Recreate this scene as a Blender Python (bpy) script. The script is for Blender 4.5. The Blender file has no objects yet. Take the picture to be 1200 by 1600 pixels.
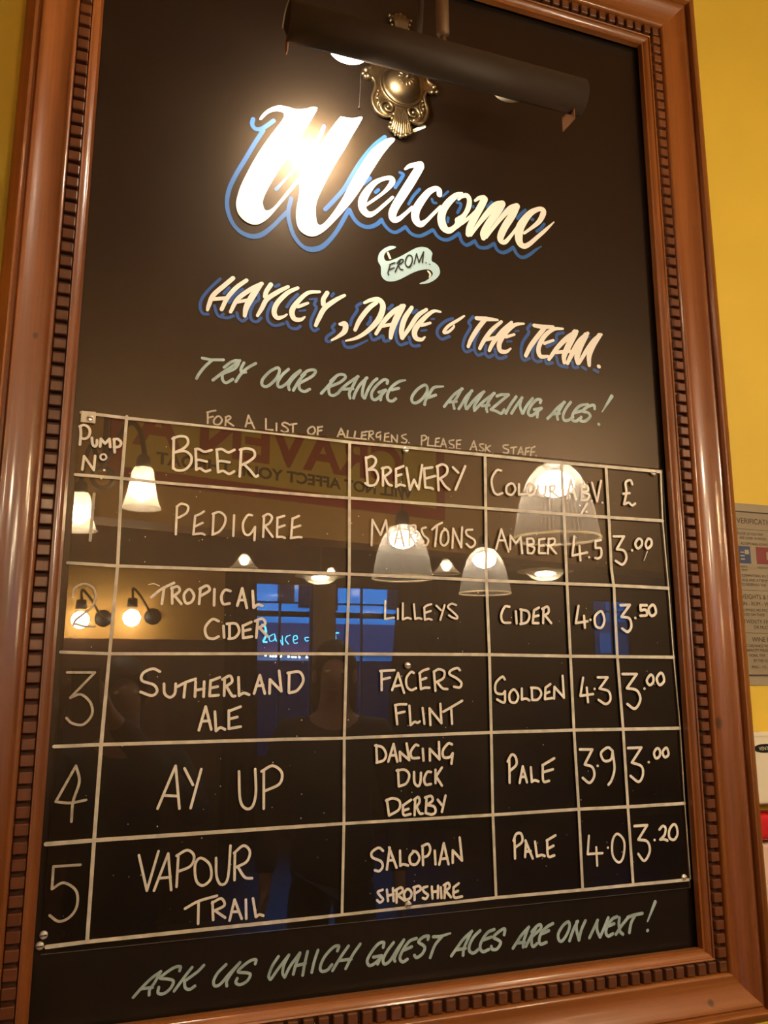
import bpy, bmesh, math, random
from mathutils import Vector, Matrix
from mathutils.geometry import delaunay_2d_cdt

random.seed(7)
SC = bpy.context.scene
COL = SC.collection

# ------------------------------------------------------------------ camera, sky, exposure
# Units are metres. The board fills x 0..1, z 0..1.659 on the plane y = 0 and faces -y; the floor is at z = -1.1.
cam_data = bpy.data.cameras.new('camera')
cam = bpy.data.objects.new('camera', cam_data)
COL.objects.link(cam)
cam_data.sensor_fit = 'VERTICAL'
cam_data.sensor_height = 36.0
cam_data.lens = 36.0 * 1301.87 / 1600.0
cam_data.clip_start = 0.01
R3 = Matrix(((0.9415626861, -0.0642921444, -0.3306451697),
             (-0.3368377249, -0.1804002072, -0.9241191008),
             (-0.0002348583, 0.9814898296, -0.1915141227)))
cam.matrix_world = Matrix.Translation((0.03236635, -1.20802838, 0.43176417)) @ R3.to_4x4()
SC.camera = cam

world = bpy.data.worlds.new('dusk')
world.use_nodes = True
SC.world = world
world.node_tree.nodes['Background'].inputs[0].default_value = (0.01, 0.30, 1.0, 1)
world.node_tree.nodes['Background'].inputs[1].default_value = 13.0

SC.view_settings.view_transform = 'Standard'
SC.view_settings.look = 'None'
SC.view_settings.exposure = 0.0
SC.view_settings.gamma = 1.0
SC.view_settings.use_curve_mapping = False
SC.cycles.use_denoising = True
SC.cycles.max_bounces = 8
SC.cycles.transparent_max_bounces = 16
SC.cycles.sample_clamp_indirect = 80.0
SC.cycles.caustics_reflective = False
SC.cycles.caustics_refractive = False

WARM = (1.0, 0.81, 0.57)
WARM_WHITE = (1.0, 0.87, 0.68)
BULB_PICTURE = 470.0     # radiance of the picture light's bulb
BULB_PENDANT = 310.0
BULB_ARM = 520.0
BULB_WALL = 130.0
BULB_FAR = 130.0

# ------------------------------------------------------------------ materials
def nodes(m):
    m.use_nodes = True
    nt = m.node_tree
    return nt, nt.nodes, nt.links

def mat(name, col, rough=0.5, metal=0.0, spec=0.5, coat=0.0, coat_rough=0.1, noise=0.0, nscale=8.0, bump=0.0, bscale=60.0):
    m = bpy.data.materials.new(name)
    nt, N, L = nodes(m)
    b = N['Principled BSDF']
    b.inputs['Base Color'].default_value = (*col, 1)
    b.inputs['Roughness'].default_value = rough
    b.inputs['Metallic'].default_value = metal
    b.inputs['Specular IOR Level'].default_value = spec
    b.inputs['Coat Weight'].default_value = coat
    b.inputs['Coat Roughness'].default_value = coat_rough
    if noise > 0 or bump > 0:
        tc = N.new('ShaderNodeTexCoord')
        if noise > 0:
            t = N.new('ShaderNodeTexNoise'); t.inputs['Scale'].default_value = nscale; t.inputs['Detail'].default_value = 5
            L.new(tc.outputs['Object'], t.inputs['Vector'])
            r = N.new('ShaderNodeValToRGB')
            r.color_ramp.elements[0].position = 0.3; r.color_ramp.elements[1].position = 0.7
            r.color_ramp.elements[0].color = (*[c * (1 - noise) for c in col], 1)
            r.color_ramp.elements[1].color = (*[min(1, c * (1 + noise)) for c in col], 1)
            L.new(t.outputs['Fac'], r.inputs['Fac']); L.new(r.outputs['Color'], b.inputs['Base Color'])
        if bump > 0:
            t2 = N.new('ShaderNodeTexNoise'); t2.inputs['Scale'].default_value = bscale; t2.inputs['Detail'].default_value = 3
            L.new(tc.outputs['Object'], t2.inputs['Vector'])
            bp = N.new('ShaderNodeBump'); bp.inputs['Strength'].default_value = bump; bp.inputs['Distance'].default_value = 0.002
            L.new(t2.outputs['Fac'], bp.inputs['Height']); L.new(bp.outputs['Normal'], b.inputs['Normal'])
    return m

def emit(name, col, strength):
    m = bpy.data.materials.new(name)
    nt, N, L = nodes(m)
    N.remove(N['Principled BSDF'])
    e = N.new('ShaderNodeEmission')
    e.inputs[0].default_value = (*col, 1); e.inputs[1].default_value = strength
    L.new(e.outputs[0], N['Material Output'].inputs['Surface'])
    return m

def wood(name, vertical, dark, light, coat=0.5, rough=0.42, knots=()):
    """varnished timber, grain running up (vertical) or along x"""
    m = bpy.data.materials.new(name)
    nt, N, L = nodes(m)
    b = N['Principled BSDF']
    tc = N.new('ShaderNodeTexCoord')
    mp = N.new('ShaderNodeMapping')
    mp.inputs['Scale'].default_value = (16, 16, 1.1) if vertical else (1.1, 16, 16)
    L.new(tc.outputs['Object'], mp.inputs['Vector'])
    n1 = N.new('ShaderNodeTexNoise'); n1.inputs['Scale'].default_value = 1.0; n1.inputs['Detail'].default_value = 8; n1.inputs['Distortion'].default_value = 0.6
    L.new(mp.outputs['Vector'], n1.inputs['Vector'])
    mp2 = N.new('ShaderNodeMapping')
    mp2.inputs['Scale'].default_value = (220, 220, 6) if vertical else (6, 220, 220)
    L.new(tc.outputs['Object'], mp2.inputs['Vector'])
    n2 = N.new('ShaderNodeTexNoise'); n2.inputs['Scale'].default_value = 1.0; n2.inputs['Detail'].default_value = 4
    L.new(mp2.outputs['Vector'], n2.inputs['Vector'])
    mx = N.new('ShaderNodeMath'); mx.operation = 'MULTIPLY_ADD'; mx.inputs[1].default_value = 0.35
    L.new(n2.outputs['Fac'], mx.inputs[0]); L.new(n1.outputs['Fac'], mx.inputs[2])
    r = N.new('ShaderNodeValToRGB')
    r.color_ramp.elements[0].position = 0.42; r.color_ramp.elements[0].color = (*dark, 1)
    r.color_ramp.elements[1].position = 0.86; r.color_ramp.elements[1].color = (*light, 1)
    L.new(mx.outputs[0], r.inputs['Fac'])
    last = r.outputs['Color']
    for (kx, kz, kr) in knots:
        sub = N.new('ShaderNodeVectorMath'); sub.operation = 'SUBTRACT'; sub.inputs[1].default_value = (kx, 0, kz)
        L.new(tc.outputs['Object'], sub.inputs[0])
        ml = N.new('ShaderNodeVectorMath'); ml.operation = 'MULTIPLY'; ml.inputs[1].default_value = (1, 0, 0.75 if vertical else 1.3)
        L.new(sub.outputs[0], ml.inputs[0])
        ln = N.new('ShaderNodeVectorMath'); ln.operation = 'LENGTH'
        L.new(ml.outputs[0], ln.inputs[0])
        rp = N.new('ShaderNodeMapRange'); rp.inputs['From Min'].default_value = kr * 0.7; rp.inputs['From Max'].default_value = kr * 1.5
        rp.inputs['To Min'].default_value = 0.75; rp.inputs['To Max'].default_value = 0.0
        L.new(ln.outputs['Value'], rp.inputs['Value'])
        mc = N.new('ShaderNodeMix'); mc.data_type = 'RGBA'
        L.new(rp.outputs[0], mc.inputs['Factor']); L.new(last, mc.inputs[6]); mc.inputs[7].default_value = (0.035, 0.014, 0.006, 1)
        last = mc.outputs[2]
    L.new(last, b.inputs['Base Color'])
    b.inputs['Roughness'].default_value = rough
    b.inputs['Coat Weight'].default_value = coat
    b.inputs['Coat Roughness'].default_value = 0.13
    bp = N.new('ShaderNodeBump'); bp.inputs['Strength'].default_value = 0.06; bp.inputs['Distance'].default_value = 0.001
    L.new(n2.outputs['Fac'], bp.inputs['Height']); L.new(bp.outputs['Normal'], b.inputs['Normal'])
    return m

def clear_plastic(name, gain, tint=(1, 1, 1)):
    """clear sheet: lets everything through and mirrors by Fresnel (gain 2 = both faces of the sheet)"""
    m = bpy.data.materials.new(name)
    nt, N, L = nodes(m)
    N.remove(N['Principled BSDF'])
    tr = N.new('ShaderNodeBsdfTransparent'); tr.inputs[0].default_value = (*tint, 1)
    gl = N.new('ShaderNodeBsdfGlossy'); gl.inputs['Roughness'].default_value = 0.0
    fr = N.new('ShaderNodeFresnel'); fr.inputs['IOR'].default_value = 1.49
    mu = N.new('ShaderNodeMath'); mu.operation = 'MULTIPLY'; mu.inputs[1].default_value = gain; mu.use_clamp = True
    L.new(fr.outputs[0], mu.inputs[0])
    mx = N.new('ShaderNodeMixShader')
    L.new(mu.outputs[0], mx.inputs[0]); L.new(tr.outputs[0], mx.inputs[1]); L.new(gl.outputs[0], mx.inputs[2])
    L.new(mx.outputs[0], N['Material Output'].inputs['Surface'])
    return m

def frosted(name, tint, through, scatter):
    """lamp glass: part clear, part light-scattering, a little shine"""
    m = bpy.data.materials.new(name)
    nt, N, L = nodes(m)
    N.remove(N['Principled BSDF'])
    tr = N.new('ShaderNodeBsdfTransparent'); tr.inputs[0].default_value = (*tint, 1)
    tl = N.new('ShaderNodeBsdfTranslucent'); tl.inputs[0].default_value = (*tint, 1)
    df = N.new('ShaderNodeBsdfDiffuse'); df.inputs[0].default_value = (*tint, 1)
    gl = N.new('ShaderNodeBsdfGlossy'); gl.inputs['Roughness'].default_value = 0.08
    a = N.new('ShaderNodeMixShader'); a.inputs[0].default_value = 0.4
    L.new(tl.outputs[0], a.inputs[1]); L.new(df.outputs[0], a.inputs[2])
    c = N.new('ShaderNodeMixShader'); c.inputs[0].default_value = scatter
    L.new(tr.outputs[0], c.inputs[1]); L.new(a.outputs[0], c.inputs[2])
    d = N.new('ShaderNodeMixShader'); d.inputs[0].default_value = 1 - through
    L.new(c.outputs[0], d.inputs[1]); L.new(gl.outputs[0], d.inputs[2])
    L.new(d.outputs[0], N['Material Output'].inputs['Surface'])
    return m

M = {}
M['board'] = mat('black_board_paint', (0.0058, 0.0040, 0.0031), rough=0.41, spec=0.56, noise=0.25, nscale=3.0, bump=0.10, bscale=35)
M['board'].node_tree.nodes['Principled BSDF'].inputs['Specular Tint'].default_value = (1.0, 0.70, 0.46, 1)   # browner lamp glow, put into the gloss colour
M['sheet'] = clear_plastic('clear_acrylic', 3.1)
M['sheet_edge'] = mat('acrylic_cut_edge', (0.62, 0.55, 0.45), rough=0.25)
M['sheet_back'] = clear_plastic('clear_acrylic_back', 0.0)
M['paint_white'] = mat('cream_white_sign_paint', (0.87, 0.84, 0.78), rough=0.45)
M['paint_blue'] = mat('blue_sign_paint', (0.02, 0.085, 0.33), rough=0.45)
M['paint_sky'] = mat('sky_blue_sign_paint', (0.022, 0.105, 0.33), rough=0.45)
M['paint_teal'] = mat('pale_teal_chalk_pen', (0.37, 0.49, 0.50), rough=0.6, noise=0.25, nscale=45)
M['paint_banner'] = mat('pale_blue_ribbon_paint', (0.41, 0.59, 0.65), rough=0.5)
M['paint_cream'] = mat('cream_ribbon_paint', (0.78, 0.72, 0.58), rough=0.5)
M['paint_black'] = mat('black_pen', (0.01, 0.01, 0.012), rough=0.5)
M['chalk'] = mat('cream_chalk_pen', (0.86, 0.80, 0.72), rough=0.7, noise=0.10, nscale=120)
M['chalk_grey'] = mat('worn_grey_chalk_pen', (0.50, 0.44, 0.36), rough=0.7, noise=0.25, nscale=120)
M['chalk_line'] = mat('cream_chalk_line', (0.64, 0.585, 0.49), rough=0.7, noise=0.2, nscale=60)
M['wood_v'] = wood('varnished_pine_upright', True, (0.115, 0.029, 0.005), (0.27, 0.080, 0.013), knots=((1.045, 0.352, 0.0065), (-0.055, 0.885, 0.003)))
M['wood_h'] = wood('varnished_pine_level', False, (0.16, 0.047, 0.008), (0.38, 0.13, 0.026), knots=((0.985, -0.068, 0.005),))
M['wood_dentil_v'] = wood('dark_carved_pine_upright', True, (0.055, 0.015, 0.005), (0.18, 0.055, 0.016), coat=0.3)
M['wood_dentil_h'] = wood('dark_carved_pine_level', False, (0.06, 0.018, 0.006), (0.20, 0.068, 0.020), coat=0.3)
M['gap'] = mat('dark_gap_brown', (0.055, 0.018, 0.007), rough=0.9)  # even dark brown behind the dentils and in the screw slots
M['yellow'] = mat('mustard_wall_paint', (0.68, 0.475, 0.05), rough=0.55, noise=0.04, nscale=2.5, bump=0.05, bscale=180)
M['ochre'] = mat('ochre_beam_paint', (0.66, 0.37, 0.085), rough=0.6, noise=0.05, nscale=2)
M['brown_wall'] = mat('dark_panelling_and_shade', (0.045, 0.025, 0.014), rough=0.5, noise=0.3, nscale=4)  # far wall panelling, and the painted shade on the upper partition
M['ceiling'] = mat('tobacco_ceiling_paint', (0.34, 0.19, 0.06), rough=0.8, noise=0.1)
M['floor'] = wood('dark_floor_boards', False, (0.03, 0.014, 0.007), (0.09, 0.042, 0.02), coat=0.1)
M['bronze'] = mat('dark_bronze_shade', (0.036, 0.023, 0.015), rough=0.58, metal=0.1, spec=0.3)
M['bronze_in'] = mat('white_shade_lining', (0.75, 0.68, 0.55), rough=0.4)
M['brass'] = mat('antique_brass', (0.21, 0.155, 0.088), rough=0.42, metal=1.0, noise=0.35, nscale=40)
M['copper'] = mat('copper_end_tab', (0.42, 0.19, 0.09), rough=0.4, metal=0.7)
M['screw'] = mat('bright_screw_metal', (0.9, 0.85, 0.76), rough=0.28, metal=0.6)
M['knuckle'] = mat('brown_bronze_knuckle', (0.15, 0.085, 0.045), rough=0.5, metal=0.4)
M['dim_pane'] = mat('dim_street_pane', (0.10, 0.11, 0.13), rough=0.6)
M['bulb_picture'] = emit('lit_picture_bulb', WARM_WHITE, BULB_PICTURE)
M['bulb_off'] = mat('unlit_bulb_glass', (0.75, 0.62, 0.45), rough=0.1, spec=0.8)
M['bulb_pendant'] = emit('lit_pendant_bulb', WARM, BULB_PENDANT)
M['bulb_arm'] = emit('lit_arm_bulb', WARM, BULB_ARM)
M['bulb_wall'] = emit('lit_wall_bulb', WARM, BULB_WALL)
M['bulb_far'] = emit('lit_far_bulb', WARM, BULB_FAR)
M['ribbed_glass'] = frosted('ribbed_clear_glass', (0.95, 0.93, 0.88), 0.93, 0.21)
M['ribbed_gap'] = frosted('smooth_clear_glass', (0.95, 0.93, 0.88), 0.97, 0.03)
M['cone_glass'] = frosted('milky_cone_glass', (0.95, 0.88, 0.72), 0.95, 0.30)
M['frosted_glass'] = frosted('frosted_bell_glass', (0.95, 0.86, 0.68), 0.95, 0.55)
M['iron'] = mat('black_iron', (0.02, 0.016, 0.013), rough=0.45, metal=0.4)
M['cord'] = mat('brown_flex', (0.03, 0.02, 0.014), rough=0.6)
M['enamel_yellow'] = mat('yellow_enamel', (0.74, 0.52, 0.07), rough=0.2)
M['enamel_red'] = mat('red_enamel', (0.42, 0.03, 0.018), rough=0.2)
M['enamel_black'] = mat('black_enamel', (0.02, 0.018, 0.015), rough=0.25)
M['poster'] = mat('putty_poster_card', (0.27, 0.215, 0.14), rough=0.55, noise=0.05)
M['poster_edge'] = mat('pale_poster_border', (0.33, 0.275, 0.19), rough=0.3)
M['print'] = mat('dark_brown_print', (0.035, 0.016, 0.010), rough=0.6)
M['card_blue'] = mat('navy_card_picture', (0.03, 0.05, 0.12), rough=0.5)
M['card_red'] = mat('maroon_card_picture', (0.20, 0.035, 0.03), rough=0.5)
M['white_box'] = mat('cream_white_plastic', (0.78, 0.70, 0.54), rough=0.35)
M['red_plastic'] = mat('glossy_red_plastic', (0.60, 0.025, 0.03), rough=0.22)
M['pink_card'] = mat('pale_pink_card', (0.75, 0.52, 0.42), rough=0.6)
M['glass'] = clear_plastic('window_glass', 0.7)
M['frame_dark'] = mat('dark_window_frame', (0.05, 0.032, 0.02), rough=0.5)
M['curtain'] = mat('brown_curtain_cloth', (0.035, 0.02, 0.013), rough=0.9, noise=0.3, nscale=12)
M['pillar'] = mat('taupe_pier_paint', (0.30, 0.22, 0.15), rough=0.6)
M['render'] = mat('pale_street_render', (0.72, 0.72, 0.74), rough=0.9, noise=0.08, nscale=1.5)
M['render_dark'] = mat('slate_window_pane', (0.012, 0.013, 0.02), rough=0.7, spec=0.1)
M['brick'] = mat('dark_plum_brick', (0.05, 0.035, 0.04), rough=0.9, noise=0.3, nscale=3)
M['fascia'] = mat('plum_shop_fascia', (0.30, 0.06, 0.09), rough=0.5)
M['neon'] = emit('cyan_neon_tube', (0.10, 0.62, 1.0), 16.0)
M['shop_bulb'] = emit('white_shop_bulb', (0.75, 0.95, 1.0), 70.0)
M['asphalt'] = mat('street_asphalt', (0.02, 0.019, 0.02), rough=0.8, noise=0.2)
M['skin'] = mat('skin', (0.34, 0.18, 0.12), rough=0.5)
M['hair'] = mat('dark_brown_hair', (0.02, 0.012, 0.008), rough=0.6)
M['cloth_navy'] = mat('navy_jacket_cloth', (0.014, 0.014, 0.02), rough=0.85, noise=0.2, nscale=20)
M['cloth_black'] = mat('charcoal_coat_cloth', (0.016, 0.014, 0.013), rough=0.85, noise=0.2, nscale=20)
M['jeans'] = mat('dark_jeans_cloth', (0.02, 0.026, 0.045), rough=0.85, noise=0.2, nscale=30)
M['shoe'] = mat('black_shoe_leather', (0.012, 0.011, 0.010), rough=0.4)
M['phone'] = mat('black_phone_glass', (0.01, 0.01, 0.012), rough=0.1)
M['eye'] = mat('eye_white', (0.7, 0.66, 0.6), rough=0.3)
M['lip'] = mat('lips', (0.36, 0.12, 0.10), rough=0.5)
M['dado'] = wood('dark_dado_timber', True, (0.025, 0.011, 0.006), (0.08, 0.033, 0.014), coat=0.3)

# ------------------------------------------------------------------ object helpers
def link(name, me, parent=None):
    o = bpy.data.objects.new(name, me)
    COL.objects.link(o)
    if parent is not None:
        o.parent = parent
    return o

def obj(name, bm, material, parent=None, smooth=False, label=None):
    me = bpy.data.meshes.new(name)
    bm.normal_update()
    bm.to_mesh(me); bm.free()
    mats = material if isinstance(material, (list, tuple)) else [material]
    for m in mats:
        me.materials.append(M[m])
    if smooth:
        for p in me.polygons:
            p.use_smooth = True
    o = link(name, me, parent)
    if label:
        o['label'] = label
    return o

def tag(o, label, cat, group=None):
    o['label'] = label; o['category'] = cat
    if group:
        o['group'] = group
    return o

def thing(name, label, cat, loc=(0, 0, 0), rotz=0.0, group=None):
    o = bpy.data.objects.new(name, None)
    o.empty_display_size = 0.05
    COL.objects.link(o)
    o.location = loc; o.rotation_euler = (0, 0, rotz)
    return tag(o, label, cat, group)

def struct(name, bm, material, parent=None, smooth=False):
    o = obj(name, bm, material, parent, smooth)
    if parent is None:
        o['kind'] = 'structure'
    return o

def copy_tree(o, parent=None):
    c = o.copy()
    COL.objects.link(c)
    if parent is not None:
        c.parent = parent
    for ch in list(o.children):
        copy_tree(ch, c)
    return c

def box(bm, lo, hi, mi=0):
    x0, y0, z0 = lo; x1, y1, z1 = hi
    vs = [bm.verts.new(p) for p in ((x0, y0, z0), (x1, y0, z0), (x1, y1, z0), (x0, y1, z0), (x0, y0, z1), (x1, y0, z1), (x1, y1, z1), (x0, y1, z1))]
    fs = []
    for f in ((0, 3, 2, 1), (4, 5, 6, 7), (0, 1, 5, 4), (1, 2, 6, 5), (2, 3, 7, 6), (3, 0, 4, 7)):
        fc = bm.faces.new([vs[i] for i in f]); fc.material_index = mi; fs.append(fc)
    return fs

def bevel_all(bm, w, seg=2):
    bmesh.ops.bevel(bm, geom=bm.edges[:], offset=w, segments=seg, affect='EDGES', profile=0.6)

def ring_frame(d):
    d = d.normalized()
    a = Vector((0, 0, 1)) if abs(d.z) < 0.9 else Vector((1, 0, 0))
    u = d.cross(a).normalized()
    return u, d.cross(u).normalized()

def tube(bm, pts, r, seg=10, closed=False, cap=True):
    pts = [Vector(p) for p in pts]
    n = len(pts)
    rings = []
    u = None
    for i, p in enumerate(pts):
        if closed:
            d = pts[(i + 1) % n] - pts[i - 1]
        else:
            d = pts[min(i + 1, n - 1)] - pts[max(i - 1, 0)]
        d = d.normalized()
        if u is None:
            u, v = ring_frame(d)
        else:
            u = (u - d * u.dot(d)).normalized(); v = d.cross(u)
        rr = r[i] if isinstance(r, (list, tuple)) else r
        rings.append([bm.verts.new(p + (u * math.cos(2 * math.pi * k / seg) + v * math.sin(2 * math.pi * k / seg)) * rr) for k in range(seg)])
    m = n if closed else n - 1
    for i in range(m):
        a, b = rings[i], rings[(i + 1) % n]
        for k in range(seg):
            bm.faces.new((a[k], a[(k + 1) % seg], b[(k + 1) % seg], b[k]))
    if cap and not closed:
        bm.faces.new(list(reversed(rings[0]))); bm.faces.new(rings[-1])

def lathe(bm, prof, c=(0, 0, 0), seg=32, ribs=0, rib=0.0):
    """profile of (radius, z), spun round z through c; ribs gives a fluted wall"""
    rings = []
    for (r, z) in prof:
        row = []
        for k in range(seg):
            a = 2 * math.pi * k / seg
            rr = r * (1 + rib * (1 if k % 2 else -1)) if ribs else r
            row.append(bm.verts.new((c[0] + rr * math.cos(a), c[1] + rr * math.sin(a), c[2] + z)))
        rings.append(row)
    for i in range(len(rings) - 1):
        a, b = rings[i], rings[i + 1]
        for k in range(seg):
            bm.faces.new((a[k], a[(k + 1) % seg], b[(k + 1) % seg], b[k]))
    return rings

def ball(bm, c, r, seg=16, rings=10):
    if not isinstance(r, (list, tuple)):
        r = (r, r, r)
    bmesh.ops.create_uvsphere(bm, u_segments=seg, v_segments=rings, radius=1.0,
                              matrix=Matrix.Translation(c) @ Matrix.Diagonal((*r, 1)))

def catmull(pts, n=6):
    """pts: list of tuples of any dimension"""
    if len(pts) < 3:
        return pts
    closed = all(abs(a - b) < 1e-6 for a, b in zip(pts[0][:2], pts[-1][:2]))
    P = [pts[-2] if closed else tuple(2 * a - b for a, b in zip(pts[0], pts[1]))] + list(pts) + [pts[1] if closed else tuple(2 * a - b for a, b in zip(pts[-1], pts[-2]))]
    out = []
    for i in range(1, len(P) - 2):
        p0, p1, p2, p3 = P[i - 1], P[i], P[i + 1], P[i + 2]
        for k in range(n):
            t = k / n
            out.append(tuple(0.5 * (2 * b + (c - a) * t + (2 * a - 5 * b + 4 * c - d) * t * t + (-a + 3 * b - 3 * c + d) * t ** 3) for a, b, c, d in zip(p0, p1, p2, p3)))
    out.append(tuple(pts[-1]))
    return out

def disc(bm, x, z, r, y, seg=10):
    vs = [bm.verts.new((x + r * math.cos(-2 * math.pi * k / seg), y, z + r * math.sin(-2 * math.pi * k / seg))) for k in range(seg)]
    bm.faces.new(list(reversed(vs)))

def ribbon(bm, pts, y, flip=1):
    """flat painted stroke on the plane y; pts = (x, z, width)"""
    L, Rr = [], []
    n = len(pts)
    for i in range(n):
        a = pts[max(i - 1, 0)]; b = pts[min(i + 1, n - 1)]
        dx, dz = b[0] - a[0], b[1] - a[1]
        l = math.hypot(dx, dz) or 1e-9
        nx, nz = -dz / l, dx / l
        h = pts[i][2] / 2
        L.append(bm.verts.new((pts[i][0] + nx * h, y, pts[i][1] + nz * h)))
        Rr.append(bm.verts.new((pts[i][0] - nx * h, y, pts[i][1] - nz * h)))
    for i in range(n - 1):
        bm.faces.new((Rr[i], Rr[i + 1], L[i + 1], L[i]))

def ink_stroke(bm, kind, w, q, y):
    k = 1e-4
    n = len(q) // 2
    W = w if isinstance(w, list) else [w] * n
    pts = [(q[2 * i] * k, q[2 * i + 1] * k, W[i] * k) for i in range(n)]
    if kind == 's':
        pts = catmull(pts, 6)
        ribbon(bm, pts, y)
        for p in (pts[0], pts[-1]):
            disc(bm, p[0], p[1], p[2] / 2, y)
    else:
        for i in range(n - 1):
            ribbon(bm, [pts[i], pts[i + 1]], y)
        for p in pts:
            disc(bm, p[0], p[1], p[2] / 2, y)

def ink_poly(bm, q, y):
    k = 1e-4
    pts = [(q[2 * i] * k, q[2 * i + 1] * k) for i in range(len(q) // 2)]
    pts = catmull(pts + [pts[0]], 4)[:-1]
    vs = [bm.verts.new((p[0], y, p[1])) for p in pts]
    f = bm.faces.new(vs)
    f.normal_update()
    if f.normal.y > 0:
        f.normal_flip()
    bmesh.ops.triangulate(bm, faces=[f])

def area2(p):
    return sum(p[i].x * p[(i + 1) % len(p)].y - p[(i + 1) % len(p)].x * p[i].y for i in range(len(p)))

def ink(name, keys, material, y, parent, label=None):
    """all strokes of one piece of lettering; strokes that touch are merged into one flat film of paint"""
    strokes = []
    for key in keys:
        key, lo, hi = (key.split(':') + ['0', '999'])[:3]
        for kind, w, q in INK[key][int(lo):int(hi)]:
            sb = bmesh.new()
            if kind == 'p':
                ink_poly(sb, q, y)
            else:
                ink_stroke(sb, kind, w, q, y)
            tris = []
            for f in sb.faces:
                c = [Vector((v.co.x * 100, v.co.z * 100)) for v in f.verts]
                for i in range(1, len(c) - 1):
                    t = [c[0], c[i], c[i + 1]]
                    ar = area2(t)
                    if abs(ar) > 2e-5:
                        tris.append(t if ar > 0 else t[::-1])
            sb.free()
            xs_ = [v.x for t in tris for v in t]; zs_ = [v.y for t in tris for v in t]
            strokes.append([tris, min(xs_), max(xs_), min(zs_), max(zs_)])
    merged = True
    while merged:
        merged = False
        for i in range(len(strokes)):
            for j in range(len(strokes) - 1, i, -1):
                A, B = strokes[i], strokes[j]
                if A[1] <= B[2] and B[1] <= A[2] and A[3] <= B[4] and B[3] <= A[4]:
                    strokes[i] = A = [A[0] + B[0], min(A[1], B[1]), max(A[2], B[2]), min(A[3], B[3]), max(A[4], B[4])]
                    strokes.pop(j); merged = True
    bm = bmesh.new()
    for tris, *_b in strokes:
        raw = sum(area2(t) for t in tris)
        for eps in (1e-5, 1e-4, 1e-3, None):
            if eps is None:
                co = [v for t in tris for v in t]
                fs = [(3 * i, 3 * i + 1, 3 * i + 2) for i in range(len(tris))]
                break
            vs, _e, fo, _ov, _oe, of = delaunay_2d_cdt([v for t in tris for v in t], [], [[3 * i, 3 * i + 1, 3 * i + 2] for i in range(len(tris))], 0, eps)
            fs = [f for f, src in zip(fo, of) if src]
            co = vs
            got = sum(abs(area2([vs[i] for i in f])) for f in fs)
            if got <= raw * 1.001:
                break
        bv = [bm.verts.new((v.x / 100, y, v.y / 100)) for v in co]
        for f in fs:
            try:
                bm.faces.new([bv[i] for i in f])
            except ValueError:
                pass
    bmesh.ops.delete(bm, geom=[v for v in bm.verts if not v.link_faces], context='VERTS')
    for f in bm.faces:
        f.normal_update()
        if f.normal.y > 0:
            f.normal_flip()
    return obj(name, bm, material, parent, label=label)

def text_into(bm, body, size, mtx, mi=0, width=None, depth=0.0, align='LEFT', weight=0.0):
    """set type with the built-in font and add its outline faces to bm; width = total width wanted"""
    cu = bpy.data.curves.new('type', 'FONT')
    cu.body = body; cu.size = size; cu.align_x = align; cu.extrude = depth; cu.offset = weight
    o = bpy.data.objects.new('type', cu)
    COL.objects.link(o)
    dg = bpy.context.evaluated_depsgraph_get()
    me = bpy.data.meshes.new_from_object(o.evaluated_get(dg))
    xs = [v.co.x for v in me.vertices]
    if xs:
        s = 1.0
        if width:
            s = width / (max(xs) - min(xs))
        x0 = min(xs) if align == 'LEFT' else 0.0
        start = len(bm.faces)
        me.transform(Matrix.Translation((-x0 * s, 0, 0)) @ Matrix.Diagonal((s, 1, 1, 1)))
        me.transform(mtx)
        bm.from_mesh(me)
        bm.faces.ensure_lookup_table()
        for f in bm.faces[start:]:
            f.material_index = mi
    bpy.data.objects.remove(o); bpy.data.curves.remove(cu); bpy.data.meshes.remove(me)

FACE_BOARD = Matrix(((1, 0, 0, 0), (0, 0, -1, 0), (0, 1, 0, 0), (0, 0, 0, 1)))   # type on a surface that faces -y
FACE_ROOM = Matrix(((-1, 0, 0, 0), (0, 0, 1, 0), (0, 1, 0, 0), (0, 0, 0, 1)))    # type on a surface that faces +y

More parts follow.
